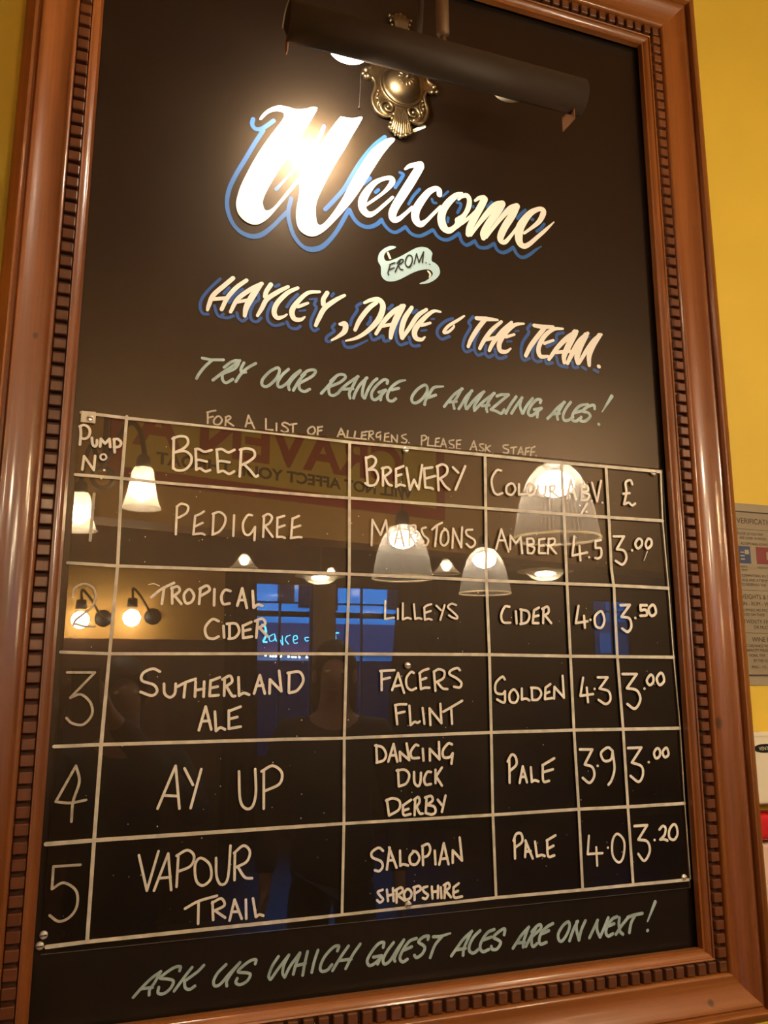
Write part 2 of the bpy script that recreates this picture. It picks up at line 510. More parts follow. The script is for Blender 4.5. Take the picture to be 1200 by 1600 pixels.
# ------------------------------------------------------------------ hand lettering, traced in tenths of a millimetre on the board (kind, width, x z x z ...)
INK = {
 'welcome_white': [
  ('p',0,[2487,13200,2550,13321,2653,13435,2797,13525,2945,13539,3095,13532,3258,13582,3353,13636,3450,13652,3437,13579,3357,13403,3265,13201,3134,12933,3005,12669,2877,12437,2751,12180,2640,11928,2586,11748,2610,11626,2662,11600,2751,11669,2865,11833,3018,12079,3173,12329,3266,12407,3214,12274,3097,12096,2969,11898,2842,11707,2716,11516,2616,11401,2515,11328,2413,11314,2298,11355,2206,11447,2164,11577,2172,11718,2228,11953,2334,12231,2455,12514,2603,12808,2755,13078,2870,13283,2895,13378,2854,13418,2747,13406,2642,13344,2565,13251,2519,13190]),
  ('p',0,[3160,12312,3277,12526,3408,12791,3542,13029,3691,13304,3843,13559,3885,13588,3984,13594,4098,13616,4226,13673,4247,13647,4184,13500,4072,13275,3933,12971,3796,12702,3661,12406,3555,12150,3477,11931,3458,11755,3483,11559,3537,11519,3617,11586,3751,11785,3913,12079,3995,12273,4133,12569,4274,12839,4416,13083,4589,13276,4735,13387,4824,13408,4838,13365,4735,13218,4618,13038,4503,12830,4360,12559,4220,12291,4081,12055,3943,11852,3807,11666,3646,11463,3513,11338,3393,11287,3273,11306,3178,11387,3136,11520,3132,11689,3155,11865,3178,12070]),
  ('s',[46,50,59,92,101,82,71,94,131,146,135,120,69,59,53],[4306,12019,4464,12162,4647,12343,4771,12513,4799,12600,4756,12631,4617,12580,4463,12463,4327,12260,4260,12089,4268,11949,4359,11874,4480,11929,4647,12105,4801,12280]),
  ('s',[40,77,100,114],[5030,12858,5117,12937,5261,12997,5325,13017]),
  ('s',[143,153,160,154,144,141,125,86,66,64],[5317,12982,5244,12843,5115,12603,4973,12347,4847,12114,4793,11960,4816,11870,4908,11896,5018,12005,5159,12161]),
  ('s',[101,108,98,113,136,146,146,124,72,61,55],[5665,12508,5661,12589,5593,12608,5464,12515,5318,12306,5222,12110,5217,11949,5298,11877,5410,11955,5539,12109,5686,12284]),
  ('s',[41,95,123,132,151,157,117,91,122],[6103,12631,5999,12570,5854,12417,5739,12234,5696,12064,5734,11910,5834,11859,5947,11941,6020,12026]),
  ('s',[41,66,95,95,95,86,143],[6028,12488,6102,12565,6195,12599,6241,12521,6217,12372,6136,12212,6021,12077]),
  ('s',[69,62,42],[6071,12036,6238,12191,6356,12338]),
  ('s',[46,75,118],[6350,12533,6435,12603,6530,12622]),
  ('s',[122,130,128,123,94],[6544,12609,6473,12465,6342,12212,6234,11986,6200,11854]),
  ('s',[51,72,105,122,110],[6251,11847,6401,12080,6574,12320,6749,12521,6900,12598]),
  ('s',[119,137,136,128,95],[6899,12590,6788,12404,6611,12141,6502,11935,6495,11842]),
  ('s',[52,67,84,111,111],[6552,11863,6694,12075,6870,12316,7047,12519,7179,12599]),
  ('s',[116,138,137,130,100,84,63,60],[7190,12601,7086,12401,6928,12141,6837,11937,6845,11846,6930,11852,7051,11999,7187,12191]),
  ('s',[51,64,91,113,100,91,119,160,159,138,106,85,73,65,22],[7312,12090,7469,12225,7629,12382,7720,12549,7723,12635,7617,12624,7436,12492,7252,12225,7202,12027,7219,11885,7303,11838,7414,11900,7572,12055,7755,12237,7941,12433]),
  ('l',60,[5202,13644,5397,13772]),
 ],
 'welcome_blue': [
  ('s',72,[2388,13178,2373,13079,2427,13013,2518,13027,2621,13119,2725,13232]),
  ('s',[72,71,70,69,69,68,68,68,84,85,70,70,71],[2558,13016,2422,12737,2277,12417,2134,12102,2042,11830,2021,11576,2084,11340,2215,11174,2394,11109,2571,11159,2747,11332,2873,11496,2988,11646]),
  ('s',[71,71,71,71,71,93,88,72,73,74],[3048,11900,3006,11664,3032,11443,3115,11234,3250,11091,3397,11062,3570,11136,3730,11322,3864,11548,4013,11866]),
  ('s',[63,69,57,39,39,60],[3579,13337,3513,13142,3354,12808,3143,12496,2961,12240,2795,12004]),
  ('s',[78,77,76,75,74,74,73],[4662,13391,4473,13188,4273,12899,4105,12592,3940,12261,3776,12022,3620,11816]),
  ('s',74,[4032,11894,4111,11755,4223,11661,4364,11644,4505,11716,4604,11823]),
  ('l',76,[4261,12418,4389,12550]),
  ('s',62,[4601,11820,4662,11730,4754,11653,4846,11640,4939,11697,5032,11778]),
  ('s',63,[5040,11771,5109,11690,5202,11652,5312,11665,5423,11734,5535,11819]),
  ('s',64,[5551,11814,5614,11722,5709,11676,5821,11689,5936,11767,6026,11849]),
  ('l',62,[4494,12311,4548,12370]),
  ('s',[54,58,64,63],[4935,12775,4998,12756,4958,12667,4848,12474]),
  ('s',[48,54,55],[5089,12211,5177,12374,5297,12537]),
  ('s',48,[5526,12398,5550,12338,5606,12341]),
  ('l',42,[5729,12489,5836,12610]),
  ('l',[58,49],[5828,12102,5819,12019]),
  ('s',[56,56,56,49],[6009,12236,6069,12362,6070,12428,5997,12430]),
  ('s',65,[6036,11837,6075,11713,6145,11655,6206,11666,6332,11761]),
  ('s',66,[6336,11751,6391,11670,6474,11655,6578,11684,6706,11779]),
  ('s',67,[6710,11780,6766,11668,6870,11636,6977,11686,7087,11778]),
  ('s',[67,67,68,64,51,17],[7091,11768,7168,11648,7274,11616,7406,11691,7540,11809,7664,11905]),
  ('l',50,[6316,12423,6315,12402]),
  ('l',67,[6599,12460,6686,12571]),
  ('l',55,[6873,12421,6929,12495]),
  ('s',[60,64,56],[7192,12359,7261,12457,7362,12562]),
  ('l',60,[7487,12397,7509,12405]),
  ('s',[56,65,57],[7577,12182,7668,12263,7738,12361]),
 ],
 'from_banner': [
  ('p',0,[4859,11376,4795,11382,4715,11355,4624,11286,4562,11206,4536,11108,4545,11041,4585,10979,4591,10911,4596,10820,4636,10758,4703,10730,4794,10739,4908,10787,5035,10872,5162,10958,5291,11026,5408,11064,5479,11065,5520,11025,5519,10978,5465,10916,5394,10851,5289,10793,5294,10776,5394,10799,5488,10844,5583,10918,5643,10999,5659,11066,5634,11151,5575,11205,5510,11235,5511,11318,5524,11374,5495,11422,5436,11458,5365,11467,5271,11446,5177,11393,5060,11307,4933,11214,4818,11141,4726,11096,4670,11098,4647,11140,4653,11199,4693,11258,4772,11308,4841,11349]),
 ],
 'from_fold': [
  ('p',0,[4693,11243,4724,11255,4749,11205,4772,11145,4740,11131,4717,11176]),
  ('p',0,[5417,11036,5455,11039,5495,10985,5468,10922,5448,10925,5460,10979]),
 ],
 'from_black': [
  ('s',23,[4726,10842,4713,10875,4732,10958,4749,11019]),
  ('l',23,[4743,11030,4835,11081]),
  ('l',23,[4726,10934,4823,10986]),
  ('l',23,[4840,10914,4932,11133]),
  ('s',23,[4875,11076,4932,11150,4979,11162,4978,11118,4898,11045]),
  ('s',23,[4898,11045,4932,10982,4978,10978]),
  ('s',[23,23,23,32,33,23,23,23,23],[5071,11251,5031,11173,5024,11091,5059,11044,5105,11058,5146,11147,5147,11229,5118,11265,5071,11251]),
  ('l',23,[5181,11118,5229,11314,5269,11157,5358,11373,5333,11168]),
  ('l',24,[5398,11178,5399,11177]),
  ('l',24,[5468,11163,5469,11162]),
 ],
 'names_white': [
  ('s',[70,73,73,64,44],[2158,10350,2035,10212,1866,10016,1805,9838,1789,9763]),
  ('s',[62,70,69,61],[2368,10349,2213,10199,2081,10008,2001,9806]),
  ('l',60,[1869,9953,2072,10006]),
  ('s',[63,75,70,53],[2610,10334,2432,10203,2239,10012,2138,9785]),
  ('s',[71,99,90,61],[2590,10315,2475,10114,2382,9907,2357,9755]),
  ('l',54,[2202,9953,2418,10030]),
  ('s',74,[2752,10342,2684,10212,2667,10123]),
  ('s',[55,72,75,70,49],[3030,10351,2878,10244,2698,10085,2622,9923,2555,9789]),
  ('s',[56,72,80,83,75,46,29],[3186,10355,3022,10245,2862,10047,2815,9889,2868,9800,2969,9837,3020,9881]),
  ('s',[48,64,77,89,84,63,30],[3544,10348,3355,10299,3190,10120,3101,9954,3134,9830,3238,9824,3310,9882]),
  ('s',[55,55,43],[3192,10033,3275,10079,3358,10125]),
  ('s',[74,78,86],[3672,10351,3610,10230,3611,10143]),
  ('s',[53,74,82,77,60],[3963,10354,3802,10239,3633,10080,3540,9891,3490,9764]),
  ('s',[56,96,87,52,34],[3892,9845,3978,9858,3969,9736,3852,9621,3757,9553]),
  ('s',[49,67,90,99,98,75,57,30],[4302,10278,4424,10349,4557,10370,4624,10268,4558,10044,4381,9817,4185,9657,3992,9575]),
  ('s',[67,80,79,61],[4513,10318,4380,10196,4227,9972,4145,9783]),
  ('s',[68,81,76,58],[4997,10337,4827,10220,4647,10013,4503,9768]),
  ('s',[109,108,94,67],[4963,10309,4849,10065,4781,9875,4758,9738]),
  ('l',58,[4602,9916,4804,9980]),
  ('s',[69,91,90,81],[5135,10325,5008,10112,4950,9900,4961,9767]),
  ('s',[59,73,78,60],[4960,9755,5098,9967,5237,10192,5400,10331]),
  ('s',[37,60,83,96,91,64,32],[5658,10329,5517,10315,5329,10137,5189,9935,5199,9801,5302,9781,5367,9836]),
  ('s',[55,55,46],[5305,10031,5386,10066,5467,10101]),
  ('s',[33,52,56,56,51,42,33],[6097,10322,5988,10236,5795,10092,5711,9969,5794,9988,5890,10082,5902,10119]),
  ('l',[72,87,44],[6326,10315,6522,10330,6731,10343]),
  ('s',[82,86,80,61],[6485,10310,6346,10126,6221,9922,6158,9775]),
  ('s',[58,77,76,62],[6805,10323,6615,10142,6463,9933,6374,9770]),
  ('s',[59,78,77,62],[7005,10341,6812,10147,6633,9910,6555,9760]),
  ('l',67,[6487,9948,6697,10013]),
  ('s',[39,69,83,91,86,67,34],[7245,10352,7066,10302,6886,10134,6756,9927,6764,9788,6875,9780,6971,9852]),
  ('l',[58,49],[6884,10051,7048,10122]),
  ('l',[70,90,55],[7448,10347,7628,10344,7836,10379]),
  ('s',[85,89,88,73],[7653,10328,7490,10125,7356,9940,7261,9761]),
  ('s',[41,70,85,89,84,50],[8032,10372,7834,10331,7646,10171,7521,9939,7553,9789,7708,9809]),
  ('l',[60,50],[7640,10039,7825,10124]),
  ('s',[67,91,85,64],[8322,10365,8116,10214,7897,9990,7718,9751]),
  ('s',[123,121,100,70],[8281,10335,8135,10071,8034,9865,8027,9732]),
  ('l',66,[7867,9902,8156,9965]),
  ('s',[67,92,96,70],[8549,10361,8380,10202,8237,9988,8092,9728]),
  ('s',[108,117,111,81],[8506,10318,8373,10080,8297,9875,8304,9761]),
  ('s',[61,82,88,57],[8330,9759,8504,10024,8677,10244,8833,10377]),
  ('s',[94,108,102,71],[8791,10354,8644,10141,8552,9934,8542,9751]),
  ('l',72,[8738,9754,8751,9751]),
 ],
 'names_blue': [
  ('s',48,[1963,10307,1823,10135,1705,9948,1678,9798,1724,9701,1801,9702]),
  ('l',49,[2030,10074,2105,10182]),
  ('s',48,[1892,9852,1925,9742,1976,9687,2032,9737]),
  ('s',49,[2113,9939,2197,10080,2313,10194]),
  ('s',48,[1986,9688,2093,9684,2189,9730]),
  ('s',49,[2237,9790,2259,9709,2330,9667,2397,9729]),
  ('s',50,[2554,10169,2567,10064,2499,9989,2444,9832,2467,9708,2548,9689,2616,9762]),
  ('s',50,[2780,10044,2714,9873,2728,9726,2831,9667,2972,9720]),
  ('s',51,[3188,10250,3087,10125,3017,10006]),
  ('l',51,[2824,10322,2885,10364]),
  ('s',50,[3022,9759,3076,9671,3179,9664,3240,9716]),
  ('l',34,[3388,10195,3504,10225]),
  ('l',34,[3225,9973,3318,9999]),
  ('s',51,[3493,10201,3463,10119,3496,10059,3415,9850,3417,9721,3470,9674,3533,9716]),
  ('l',52,[3748,10308,3779,10357]),
  ('s',52,[3807,9843,3765,9772,3797,9711,3682,9607,3672,9530,3736,9528]),
  ('s',53,[4247,10265,4171,10197,4182,10132,4096,9975,4065,9859]),
  ('l',54,[4725,10238,4793,10317]),
  ('s',53,[4359,9914,4403,9976,4414,10045]),
  ('s',[52,52,52,31],[3949,9558,3992,9477,4121,9495,4360,9637]),
  ('s',53,[4403,9754,4448,9661,4536,9695,4624,9752,4647,9667,4736,9690]),
  ('s',54,[4917,10087,4860,9909,4859,9730,4926,9639,5051,9690]),
  ('l',55,[5157,10237,5226,10293]),
  ('s',54,[5085,9796,5119,9677,5187,9652,5267,9675]),
  ('l',37,[5492,10173,5538,10187]),
  ('l',37,[5304,9940,5396,9965]),
  ('s',56,[5881,10243,5749,10177,5618,10043,5593,9925,5674,9845,5816,9911]),
  ('s',56,[6266,10336,6179,10218,6214,10142,6101,9928,6062,9762,6120,9678,6228,9727]),
  ('s',57,[6369,10083,6293,9909,6277,9745,6335,9649,6432,9685]),
  ('s',57,[6497,9845,6481,9703,6540,9642,6627,9688]),
  ('s',58,[6666,9798,6699,9663,6797,9653,6885,9699]),
  ('l',58,[6638,10110,6689,10176]),
  ('l',39,[7075,10189,7139,10206]),
  ('l',39,[6906,9972,6993,9989]),
  ('s',59,[7385,10361,7318,10268,7340,10199,7206,9990,7173,9773,7220,9674,7335,9724]),
  ('s',59,[7543,10156,7432,9950,7399,9756,7473,9683,7575,9708]),
  ('s',59,[7642,9777,7676,9674,7793,9701]),
  ('s',60,[7690,9986,7876,10107,7908,10245,8041,10300]),
  ('s',60,[7876,9832,7921,9682,8089,9656]),
  ('s',60,[8199,9766,8221,9673,8313,9685]),
  ('l',61,[8406,9697,8471,9669]),
  ('l',61,[8645,9679,8724,9653]),
  ('l',41,[8559,10301,8586,10300]),
 ],
 'range_teal': [
  ('l',45,[1745,8987,1876,8977,2060,9001]),
  ('s',45,[1894,8979,1793,8863,1712,8742,1672,8654]),
  ('s',46,[2309,9024,2196,8915,2042,8783,1915,8660]),
  ('s',45,[2073,8881,2176,8979,2264,9018,2292,8984,2233,8882,2077,8788,2051,8756,2063,8674,2117,8643,2212,8711]),
  ('s',46,[2373,8995,2331,8895,2342,8840,2404,8848]),
  ('s',46,[2553,9009,2429,8917,2325,8800,2258,8679]),
  ('s',47,[2874,8974,2775,8904,2669,8767,2663,8672,2745,8663,2870,8792,2922,8913,2911,8979,2865,8973]),
  ('s',47,[3069,8980,2978,8882,2907,8758,2909,8683,2964,8680,3055,8757,3146,8883,3256,8984]),
  ('s',47,[3256,8974,3146,8845,3075,8721,3086,8646]),
  ('s',47,[3332,8936,3241,8818,3151,8645]),
  ('s',48,[3277,8900,3369,8989,3464,9020,3502,8996,3446,8911,3279,8794,3242,8761,3253,8676,3328,8646,3412,8695]),
  ('s',48,[3826,8936,3712,8786,3599,8647]),
  ('s',48,[3749,8868,3864,8980,3961,9002,3991,8957,3904,8867,3751,8781,3722,8748,3733,8653,3800,8637,3877,8689]),
  ('s',49,[4206,9003,4060,8886,3944,8775,3867,8678]),
  ('s',49,[4197,9002,4119,8835,4061,8710,4072,8624]),
  ('l',49,[3944,8755,4119,8786]),
  ('s',49,[4355,8998,4237,8868,4159,8722,4130,8630]),
  ('s',49,[4335,8989,4287,8815,4277,8696,4307,8651]),
  ('s',50,[4317,8652,4376,8806,4455,8934,4525,9003]),
  ('s',50,[4696,8944,4706,8995,4635,8996,4515,8882,4435,8754,4446,8657,4515,8655,4615,8755,4676,8832]),
  ('l',50,[4555,8778,4676,8832]),
  ('s',50,[4625,8786,4595,8713,4585,8653]),
  ('s',[33,51,50,50,50,50,50],[5012,9038,4899,8999,4777,8894,4706,8766,4716,8668,4787,8656,4847,8703]),
  ('l',50,[4777,8844,4899,8888]),
  ('s',51,[5343,8992,5228,8907,5134,8775,5133,8685,5205,8673,5310,8755,5394,8886,5395,8978,5343,8992]),
  ('s',[29,52,52,51,51],[5691,9013,5521,8972,5436,8851,5372,8742,5350,8659]),
  ('l',52,[5424,8789,5551,8848]),
  ('s',50,[6039,9014,5900,8907,5776,8762,5701,8664]),
  ('s',50,[6025,9013,5940,8859,5870,8747,5882,8650]),
  ('l',50,[5789,8751,5925,8779]),
  ('s',51,[6218,9001,6105,8878,6020,8738,5964,8654]),
  ('s',51,[6204,8995,6132,8855,6088,8746,6100,8669]),
  ('s',52,[6114,8670,6228,8813,6341,8932,6441,9009]),
  ('s',51,[6427,9000,6325,8851,6253,8738,6252,8654]),
  ('s',52,[6638,9006,6480,8882,6365,8776,6266,8674]),
  ('s',52,[6623,9004,6521,8847,6476,8736,6488,8664]),
  ('l',52,[6393,8753,6533,8782]),
  ('s',52,[6679,8957,6765,8994,6908,9011]),
  ('l',52,[6908,9011,6559,8706]),
  ('s',52,[6559,8706,6657,8690,6755,8661,6814,8734]),
  ('s',53,[7051,8992,6930,8826,6840,8670]),
  ('s',53,[7166,8987,7045,8826,6949,8682]),
  ('s',53,[7151,8972,7117,8834,7156,8705]),
  ('s',53,[7170,8706,7248,8848,7370,8997]),
  ('s',54,[7514,8932,7531,8988,7442,8978,7320,8843,7272,8717,7343,8685,7464,8778,7539,8840]),
  ('l',54,[7391,8797,7539,8840]),
  ('l',53,[7464,8778,7445,8669]),
  ('s',54,[8008,9001,7852,8875,7742,8754,7650,8663]),
  ('s',54,[7992,8999,7911,8868,7846,8752,7851,8671]),
  ('l',54,[7757,8756,7892,8784]),
  ('s',54,[8129,9015,8033,8895,7966,8765,7977,8671,8067,8680,8161,8745]),
  ('s',[41,55,55,55,55,55],[8480,9018,8309,8966,8180,8829,8137,8701,8218,8677,8296,8732]),
  ('l',55,[8211,8832,8365,8884]),
  ('s',55,[8614,8945,8603,9013,8477,8971,8365,8876,8471,8860,8514,8796,8417,8703,8309,8692,8328,8762]),
  ('l',[72,24],[8990,9224,8767,8906]),
  ('l',56,[8682,8668,8688,8668]),
 ],
 'ask_teal': [
  ('s',37,[1559,527,1441,457,1325,355,1227,256]),
  ('s',37,[1551,520,1487,403,1430,327,1425,262]),
  ('l',37,[1325,347,1464,348]),
  ('s',38,[1798,509,1805,559,1717,552,1579,475,1555,445,1652,426,1724,393,1693,313,1608,257,1537,273,1542,339]),
  ('s',38,[1958,534,1864,427,1739,272]),
  ('s',38,[2111,543,2024,468,1867,377]),
  ('s',38,[1867,377,1879,300,1934,269,2004,303]),
  ('s',39,[2404,521,2298,430,2246,334,2267,273,2339,290,2446,397,2590,527]),
  ('s',39,[2590,527,2482,410,2421,315,2423,255]),
  ('s',39,[2797,487,2805,538,2720,530,2592,449,2575,408,2687,388,2735,357,2691,285,2599,252,2542,284,2559,333]),
  ('s',40,[3114,547,3031,434,2986,318,3006,272]),
  ('s',40,[3016,271,3127,406,3259,550]),
  ('s',40,[3259,550,3194,434,3177,331,3207,276]),
  ('s',41,[3207,276,3281,407,3414,560]),
  ('s',41,[3415,551,3359,416,3326,301]),
  ('s',41,[3522,567,3486,421,3459,274]),
  ('l',41,[3349,400,3495,420]),
  ('s',41,[3671,569,3623,441,3586,296]),
  ('s',42,[3951,532,3971,593,3890,583,3771,479,3709,362,3724,298,3804,298,3873,362]),
  ('s',42,[4113,579,3993,438,3884,286]),
  ('s',42,[4287,588,4175,455,4075,290]),
  ('l',42,[3983,404,4155,404]),
  ('s',43,[4630,509,4640,572,4557,562,4453,463,4391,361,4422,294,4505,313,4609,392]),
  ('l',43,[4484,396,4609,402]),
  ('l',43,[4599,394,4547,299]),
  ('s',43,[4788,557,4693,457,4630,354,4651,288,4735,325,4841,460,4947,578]),
  ('s',43,[4947,578,4851,441,4798,346,4808,308]),
  ('s',44,[5141,578,5033,551,4936,450,4883,346,4925,287,4999,315]),
  ('l',44,[4947,440,5065,474]),
  ('s',44,[5319,546,5328,593,5245,585,5172,529,5244,475,5271,433,5225,359,5142,321,5106,356]),
  ('l',[44,45,31],[5402,573,5504,566,5673,595]),
  ('s',44,[5541,564,5428,457,5352,299]),
  ('s',45,[6024,590,5879,492,5782,390,5686,288]),
  ('s',45,[6014,583,5935,454,5886,363,5874,277]),
  ('l',45,[5763,360,5914,368]),
  ('s',46,[6158,586,6051,507,5981,402,5980,322,6046,291,6123,331]),
  ('s',46,[6391,580,6283,549,6184,446,6152,352,6199,292,6296,314]),
  ('l',46,[6203,452,6339,479]),
  ('s',46,[6555,491,6567,571,6478,547,6378,475,6455,427,6493,383,6432,308,6354,308,6336,350]),
  ('s',47,[6975,558,6852,463,6769,372,6696,290]),
  ('s',47,[6965,551,6911,440,6878,362,6869,289]),
  ('l',47,[6768,356,6897,351]),
  ('s',47,[7096,538,6989,400,6915,292]),
  ('s',47,[7023,487,7117,561,7178,572,7176,514,7051,435,7020,405,7016,315,7045,279,7107,314]),
  ('s',48,[7393,569,7299,536,7194,463,7146,368,7167,300,7269,315]),
  ('l',48,[7204,445,7317,476]),
  ('s',48,[7666,568,7571,526,7483,417,7489,325,7550,311,7637,402,7684,499,7666,568]),
  ('s',49,[7834,561,7755,458,7674,298]),
  ('s',49,[7812,554,7806,437,7841,291]),
  ('s',49,[7841,291,7890,429,7971,557]),
  ('s',49,[8194,545,8112,425,8031,306]),
  ('s',49,[8183,538,8175,402,8222,296]),
  ('s',50,[8222,296,8305,424,8389,562]),
  ('s',50,[8552,564,8463,538,8371,452,8333,353,8373,298,8461,324]),
  ('l',50,[8382,442,8491,467]),
  ('s',50,[8594,543,8578,450,8593,345,8644,298]),
  ('s',50,[8770,545,8631,428,8514,310]),
  ('l',51,[8748,535,8860,559,9028,571]),
  ('s',51,[8881,544,8808,446,8766,312]),
  ('l',[60,28],[9286,719,9119,444]),
  ('l',51,[9105,309,9114,312]),
 ],
 'allergen_chalk': [
  ('l',27,[1858,8153,1865,7980]),
  ('s',27,[1849,8148,1908,8170,1973,8189]),
  ('l',27,[1861,8065,1939,8092]),
  ('s',27,[1999,8099,1953,8036,1966,7979,2036,7982,2072,8048,2043,8099,1999,8099]),
  ('l',27,[2132,8101,2125,7972]),
  ('s',27,[2121,8100,2176,8124,2199,8097,2134,8031]),
  ('l',27,[2145,8040,2248,7980]),
  ('l',28,[2467,8167,2428,7985]),
  ('l',28,[2467,8167,2564,7966]),
  ('l',28,[2448,8041,2527,8056]),
  ('l',28,[2735,8141,2740,7965,2846,7975]),
  ('l',28,[2899,8087,2902,7962]),
  ('s',28,[3080,8099,3021,8112,2987,8073,3058,8032,3083,7987,3025,7958,2978,7977]),
  ('l',28,[3099,8084,3214,8113]),
  ('l',28,[3155,8097,3158,7964]),
  ('s',29,[3458,8090,3400,8043,3401,7983,3461,7965,3507,8018,3495,8077,3458,8090]),
  ('l',29,[3554,8095,3549,7962]),
  ('l',29,[3549,8089,3626,8109]),
  ('l',29,[3550,8027,3615,8048]),
  ('l',29,[3929,8109,3870,7962]),
  ('l',29,[3929,8109,4004,7958]),
  ('l',29,[3894,8008,3979,8021]),
  ('l',29,[4040,8083,4029,7968,4115,7969]),
  ('l',30,[4163,8083,4144,7971,4233,7968]),
  ('l',30,[4275,8082,4263,7971,4343,7973]),
  ('l',30,[4275,8077,4357,8103]),
  ('l',30,[4268,8025,4337,8042]),
  ('l',25,[4398,8110,4386,7974]),
  ('s',25,[4385,8104,4448,8120,4461,8079,4398,8041]),
  ('l',25,[4403,8042,4473,7975]),
  ('s',25,[4587,8117,4524,8086,4519,8024,4574,8041,4587,8067]),
  ('l',25,[4587,8067,4582,7985]),
  ('l',25,[4663,8099,4650,7967,4739,7971]),
  ('l',25,[4663,8095,4726,8113]),
  ('l',25,[4655,8037,4721,8051]),
  ('l',25,[4777,7962,4772,8085,4866,7970,4872,8095]),
  ('s',25,[5021,8122,4951,8091,4969,8055,5033,8024,5007,7976,4943,7978]),
  ('l',25,[5072,7985,5074,7985]),
  ('l',26,[5294,8124,5287,7948]),
  ('s',26,[5289,8119,5347,8134,5378,8107,5359,8068,5293,8036]),
  ('l',26,[5412,8111,5397,7971,5503,7973]),
  ('l',26,[5544,8098,5529,7970,5609,7973]),
  ('l',26,[5544,8098,5611,8117]),
  ('l',26,[5535,8039,5596,8053]),
  ('l',26,[5677,8111,5622,7954]),
  ('l',26,[5677,8111,5736,7944]),
  ('l',26,[5649,8012,5716,8023]),
  ('s',26,[5865,8109,5784,8083,5796,8041,5863,8014,5849,7962,5782,7964]),
  ('l',26,[5918,8109,5908,7960,5983,7962]),
  ('l',26,[5918,8104,5992,8121]),
  ('l',26,[5912,8037,5979,8048]),
  ('l',26,[6231,8126,6154,7957]),
  ('l',27,[6231,8126,6282,7951]),
  ('l',26,[6188,8019,6270,8032]),
  ('s',27,[6409,8091,6335,8077,6353,8035,6407,8001,6365,7959,6324,7973]),
  ('l',27,[6451,8082,6434,7957]),
  ('l',27,[6534,8077,6449,8018]),
  ('l',27,[6455,8026,6530,7956]),
  ('l',27,[6572,7952,6575,7952]),
  ('s',27,[6871,8117,6780,8100,6784,8057,6868,8031,6852,7977,6768,7977]),
  ('l',27,[6912,8074,7026,8097]),
  ('l',27,[6969,8084,6959,7961]),
  ('l',27,[7112,8105,7041,7960]),
  ('l',27,[7112,8105,7149,7960]),
  ('l',27,[7066,8010,7143,8017]),
  ('l',27,[7206,8096,7184,7963]),
  ('l',28,[7206,8090,7275,8113]),
  ('l',28,[7195,8027,7261,8043]),
  ('l',28,[7313,8111,7287,7956]),
  ('l',28,[7313,8106,7380,8138]),
  ('l',28,[7301,8031,7368,8045]),
  ('l',28,[7394,7974,7397,7974]),
 ],
 'c_pump_number': [
  ('s',37,[100,7737,113,7626,111,7476]),
  ('s',37,[91,7736,145,7765,206,7738,232,7675,215,7598,166,7565,132,7571]),
  ('s',37,[263,7589,277,7501,309,7467,333,7497,333,7563]),
  ('l',38,[379,7473,383,7586,443,7522,499,7597,515,7477]),
  ('l',38,[560,7599,580,7407]),
  ('s',38,[556,7593,612,7604,658,7556,635,7497,567,7481]),
  ('l',34,[166,7120,178,7315,318,7124,322,7333]),
  ('s',27,[402,7354,396,7307,432,7282,473,7313,453,7363,402,7354]),
  ('l',32,[455,7138,457,7137]),
  ('l',32,[422,7019,423,7016]),
 ],
 'c_beer': [
  ('l',38,[1382,7702,1395,7241]),
  ('s',38,[1365,7681,1463,7729,1564,7720,1587,7634,1526,7551,1410,7483]),
  ('s',37,[1410,7483,1546,7514,1641,7445,1637,7329,1558,7236,1450,7217,1394,7251]),
  ('l',38,[1701,7557,1723,7250]),
  ('s',38,[1695,7557,1747,7562,1832,7530,1933,7565]),
  ('s',38,[1717,7394,1772,7399,1869,7384]),
  ('s',38,[1723,7250,1777,7273,1853,7235,1922,7260]),
  ('l',38,[2008,7576,2039,7237]),
  ('s',38,[2004,7575,2082,7592,2179,7552,2268,7600]),
  ('s',38,[2033,7402,2089,7411,2203,7401]),
  ('s',38,[2039,7237,2113,7263,2200,7225,2274,7270]),
  ('l',39,[2367,7619,2358,7199]),
  ('s',39,[2348,7607,2443,7636,2550,7616,2572,7528,2488,7441,2375,7373]),
  ('s',39,[2413,7396,2512,7305,2591,7217,2629,7236]),
 ],
 'c_pedigree': [
  ('l',33,[1475,6689,1476,6281]),
  ('s',33,[1471,6679,1536,6730,1628,6699,1614,6604,1518,6532,1482,6520]),
  ('s',33,[1737,6565,1723,6292]),
  ('s',33,[1737,6565,1805,6597,1859,6639]),
  ('s',33,[1731,6404,1847,6471]),
  ('s',33,[1718,6295,1835,6313,1882,6297]),
  ('l',34,[1998,6619,1997,6311]),
  ('s',34,[1985,6609,2080,6644,2166,6582,2161,6468,2091,6359,1991,6303]),
  ('l',34,[2296,6610,2294,6304]),
  ('s',34,[2561,6627,2495,6622,2432,6503,2446,6370,2504,6326,2559,6367,2610,6456]),
  ('l',34,[2610,6456,2605,6255]),
  ('l',35,[2739,6628,2733,6313]),
  ('s',35,[2724,6618,2800,6661,2859,6616,2823,6527,2747,6474]),
  ('s',35,[2757,6475,2807,6410,2877,6321]),
  ('l',35,[2941,6616,2941,6321]),
  ('s',35,[2941,6612,3044,6648]),
  ('l',35,[2941,6460,3053,6506]),
  ('s',35,[2941,6321,3012,6329,3061,6316]),
  ('l',35,[3172,6617,3155,6317]),
  ('s',36,[3168,6610,3270,6662]),
  ('l',35,[3165,6470,3293,6516]),
  ('s',35,[3149,6317,3257,6338,3316,6338]),
 ],
 'c_brewery': [
  ('l',40,[4327,7667,4358,7233]),
  ('s',41,[4323,7647,4424,7691,4493,7643,4464,7545,4366,7470]),
  ('s',40,[4366,7470,4483,7471,4533,7360,4484,7243,4387,7216,4319,7249]),
